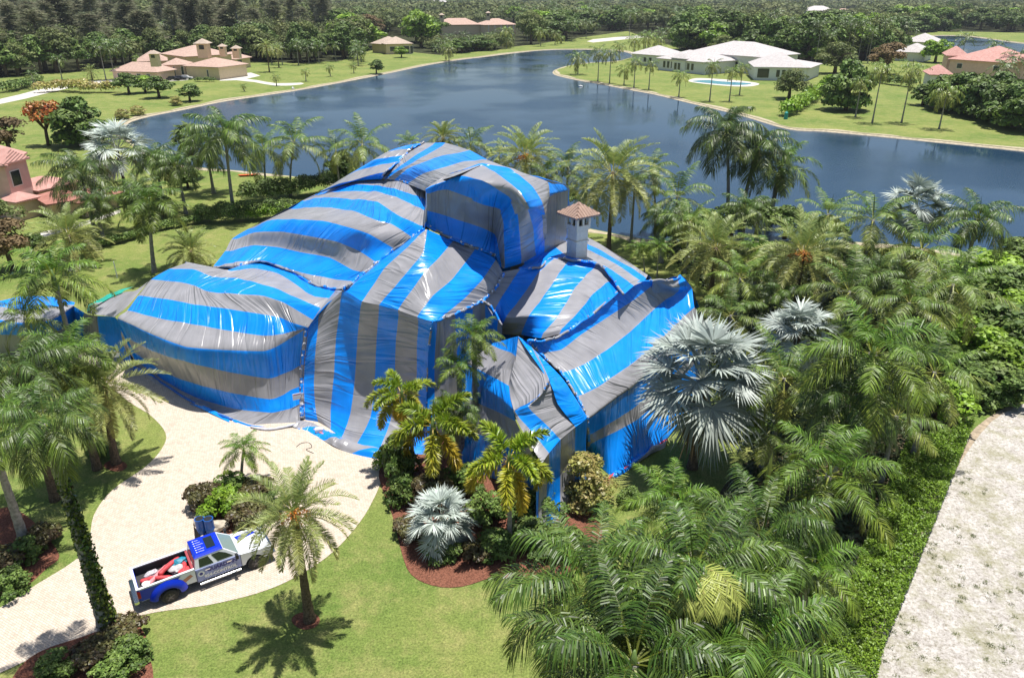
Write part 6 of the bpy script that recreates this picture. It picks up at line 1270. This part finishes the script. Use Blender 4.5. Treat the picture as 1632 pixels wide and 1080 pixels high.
q = tl(-3.1, -.45, .87); b = MB(); b.tube([(0, 0, 0), (0, 0, .3), (0, 0, .34), (0, 0, .35)], [.15, .19, .2, .19], 16); o = b.build('bucket', mat('trim_white'), label='round white bucket in the rear near corner of the pickup bed', cat='bucket'); o.location = q
for k, (x, y, lb) in enumerate([(322, 848, 'blue drum with dark open top behind the pickup, left of two'), (336, 848, 'blue drum with dark open top behind the pickup, right of two')]):
    p = at(x, y); r = empty('drum', p, label=lb, cat='drum'); b = MB(); b.tube([(0, 0, 0), (0, 0, .3), (0, 0, .34), (0, 0, .38), (0, 0, .95), (.0, 0, 1.0)], [.26, .27, .285, .27, .27, .28], 20, cap=True); b.build('body', mat('drum_blue', (.01, .10, .40), .35, var=.2), r)
    b = MB(); b.tube([(0, 0, 1.0), (0, 0, 1.012)], [.23, .23], 18); b.build('opening_shade', MATS['black_plastic'], r)  # flat black disc painted in for the shaded hollow of the drum
p = at(318, 862); b = MB(); b.tube([(0, 0, 0), (0, 0, .04), (-.05, 0, .05), (-.08, 0, .5), (-.14, .0, 1.1)], [.26, .26, .2, .12, .01], 14); o = b.build('black_cone', MATS['black_plastic'], label='black pointed cone standing behind the pickup roof', cat='cone'); o.location = p  # unidentified black pointed shape, built as a plain cone
rock = mat('rock', (.48, .42, .33), .9, var=.25, scale=3, bump=.6, bscale=8)
for k, (x, y, r, lb) in enumerate([(325, 828, .55, 'pale boulder at the left end of the driveway island'), (348, 838, .6, 'pale boulder on the driveway island nearest the pickup roof'), (335, 836, .4, 'small pale boulder between two larger ones on the driveway island')]): lump('boulder', at(x, y, .15), r, r * .8, r * .6, rock, lb, 'rock', k + 11)
lump('boulder', at(287, 286, .2), 1.0, .7, .6, rock, 'pale boulder on the near bank at the left', 'rock', 21)
# sand snakes, signs and odds round the tent foot
SNK = [([(1063, 700), (1045, 712), (1020, 728), (1000, 744), (980, 754), (968, 764)], 'red sand snake weighing down the tent skirt at its right front side'),
 ([(500, 684), (520, 694), (540, 704), (560, 711), (585, 716)], 'red sand snake on the tent skirt before the tall striped wall'), ([(470, 676), (450, 681), (425, 684), (400, 680)], 'pale sand snake at the foot of the left wing corner'),
 ([(215, 588), (240, 600), (268, 616), (292, 632), (330, 652), (370, 668)], 'long blue sand snake along the foot of the left wing')]
for k, (P, lb) in enumerate(SNK): tube_thing('sand_snake', [at(x, y, .1) for x, y in P], .085, [rs_mat, pk, mat('pale_canvas', (.5, .5, .55), .5, var=.3), mat('blue_canvas', (.02, .14, .5), .4, var=.4, scale=5)][k], lb, 'sand snake')
def skirt_patch(key, P, out, seed, u0=0.):
    rows = []
    for j, (f, z) in enumerate(((0, .05), (.45, .16), (1., .03))):
        r = []
        for k, (x, y) in enumerate(P):
            g = at(x, y); r.append((0, 0, Vector((g.x - out * f * .35, g.y - out * f, z + .08 * math.sin(k * 2.1 + j))), u0 + k * .55 + j * .4))
        rows.append((0, r))
    patch(key, 'P', rows, nu=90, nv=6, amp=.22, seed=seed, wl=.5)
skirt_patch('SK1', [(206, 580), (240, 598), (295, 632), (345, 656), (396, 678), (440, 680), (480, 675)], .45, 50, 1.)
skirt_patch('SK2', [(480, 670), (500, 676), (525, 688), (545, 700), (570, 710), (605, 717), (650, 722)], 1.0, 51, 0.)
skirt_patch('SK3', [(936, 772), (962, 762), (1000, 742), (1040, 715), (1063, 703)], .8, 52, 2.)
sg_m = mat('sign_card', (.85, .85, .82), .6, var=.02)
def card(px, py, z, s, label, rz=0., lines=True):
    c = at(px, py, z); r = empty('warning_sign', c, rz, label=label, cat='sign'); b = MB(); b.box(-s, s, -.02, .01, -s * .85, s * .85); b.build('card', sg_m, r)
    b = MB(); b.box(-s * .8, s * .8, -.026, -.021, s * .45, s * .62); b.build('red_band', rs_mat, r); return r
c = card(475, 628, 1.6, .3, 'white warning sign on the tent wall at the seam of the left wing', .45); c.location.y -= .35
c = card(189, 560, 1.5, .3, 'white warning sign on the tent by the low annex', .3); c.location.y -= .5
b = MB(); b.box(-.28, .28, -.18, .18, 0, .26); o = b.build('cardboard_box', mat('trim_white'), bevel=.015, label='small white box on the tent skirt by the driveway', cat='box'); o.location = at(509, 687, .12); o.rotation_euler = (0, 0, .2)
b = MB(); b.tube([(0, 0, 0), (0, 0, 1.9)], [.06, .055], 8); o = b.build('white_post', mat('trim_white'), label='thin white post standing on the lawn left of the tent', cat='post'); o.location = at(187, 443)
b = MB(); b.add([(-1.8, 0, .35), (-1.2, -.35, .32), (1.2, -.35, .32), (1.8, 0, .35), (1.2, .35, .32), (-1.2, .35, .32), (-1.4, 0, .02), (1.4, 0, .02)], [(0, 1, 2, 3, 4, 5), (0, 6, 1), (1, 6, 7, 2), (2, 7, 3), (3, 7, 4), (4, 7, 6, 5), (5, 6, 0)]); o = b.build('kayak', mat('orange_hull', (.75, .14, .03), .4), label='orange kayak drawn up on the near bank at the left', cat='kayak'); o.location = at(396, 281); o.rotation_euler = (0, 0, .2)
b = MB(); b.tube([(0, 0, 0), (0, 0, 1.5), (0, 0, 1.9)], [.5, .45, .1], 10); o = b.build('pump_cover', mat('teal_plastic', (.02, .30, .28), .5), label='teal cover standing at the water end of the boundary hedge', cat='cover'); o.location = at(1252, 190)
lump('buoy', at(925, 137.5, -.2), .8, .3, .3, mat('trim_white'), 'white float on the lake off the peninsula', 'float', 30)
lump('buoy', at(467, 143, -.1), .5, .4, .9, mat('trim_white'), 'white float on the lake by the far left bank', 'float', 31)
# cable lying on the pavers
tube_thing('cable', [at(472, 712, .035), at(480, 706, .04), at(492, 705, .035), at(497, 712, .04), at(488, 716, .035), at(500, 722, .035)], .02, MATS['black_plastic'], 'thin dark cable curled on the pavers before the tent', 'cable', 5)
# air between here and the horizon
def haze():
    b = MB(); b.box(-3300, 3300, -60, 3700, -2.5, 33); m = bpy.data.materials.new('haze'); m.use_nodes = True; n = m.node_tree.nodes; n.remove(n['Principled BSDF']); v = n.new('ShaderNodeVolumePrincipled')
    v.inputs['Color'].default_value = (.86, .92, 1, 1); v.inputs['Density'].default_value = .00008; v.inputs['Anisotropy'].default_value = .2; m.node_tree.links.new(v.outputs[0], n['Material Output'].inputs['Volume']); b.build('haze', m, kind='stuff')
haze()
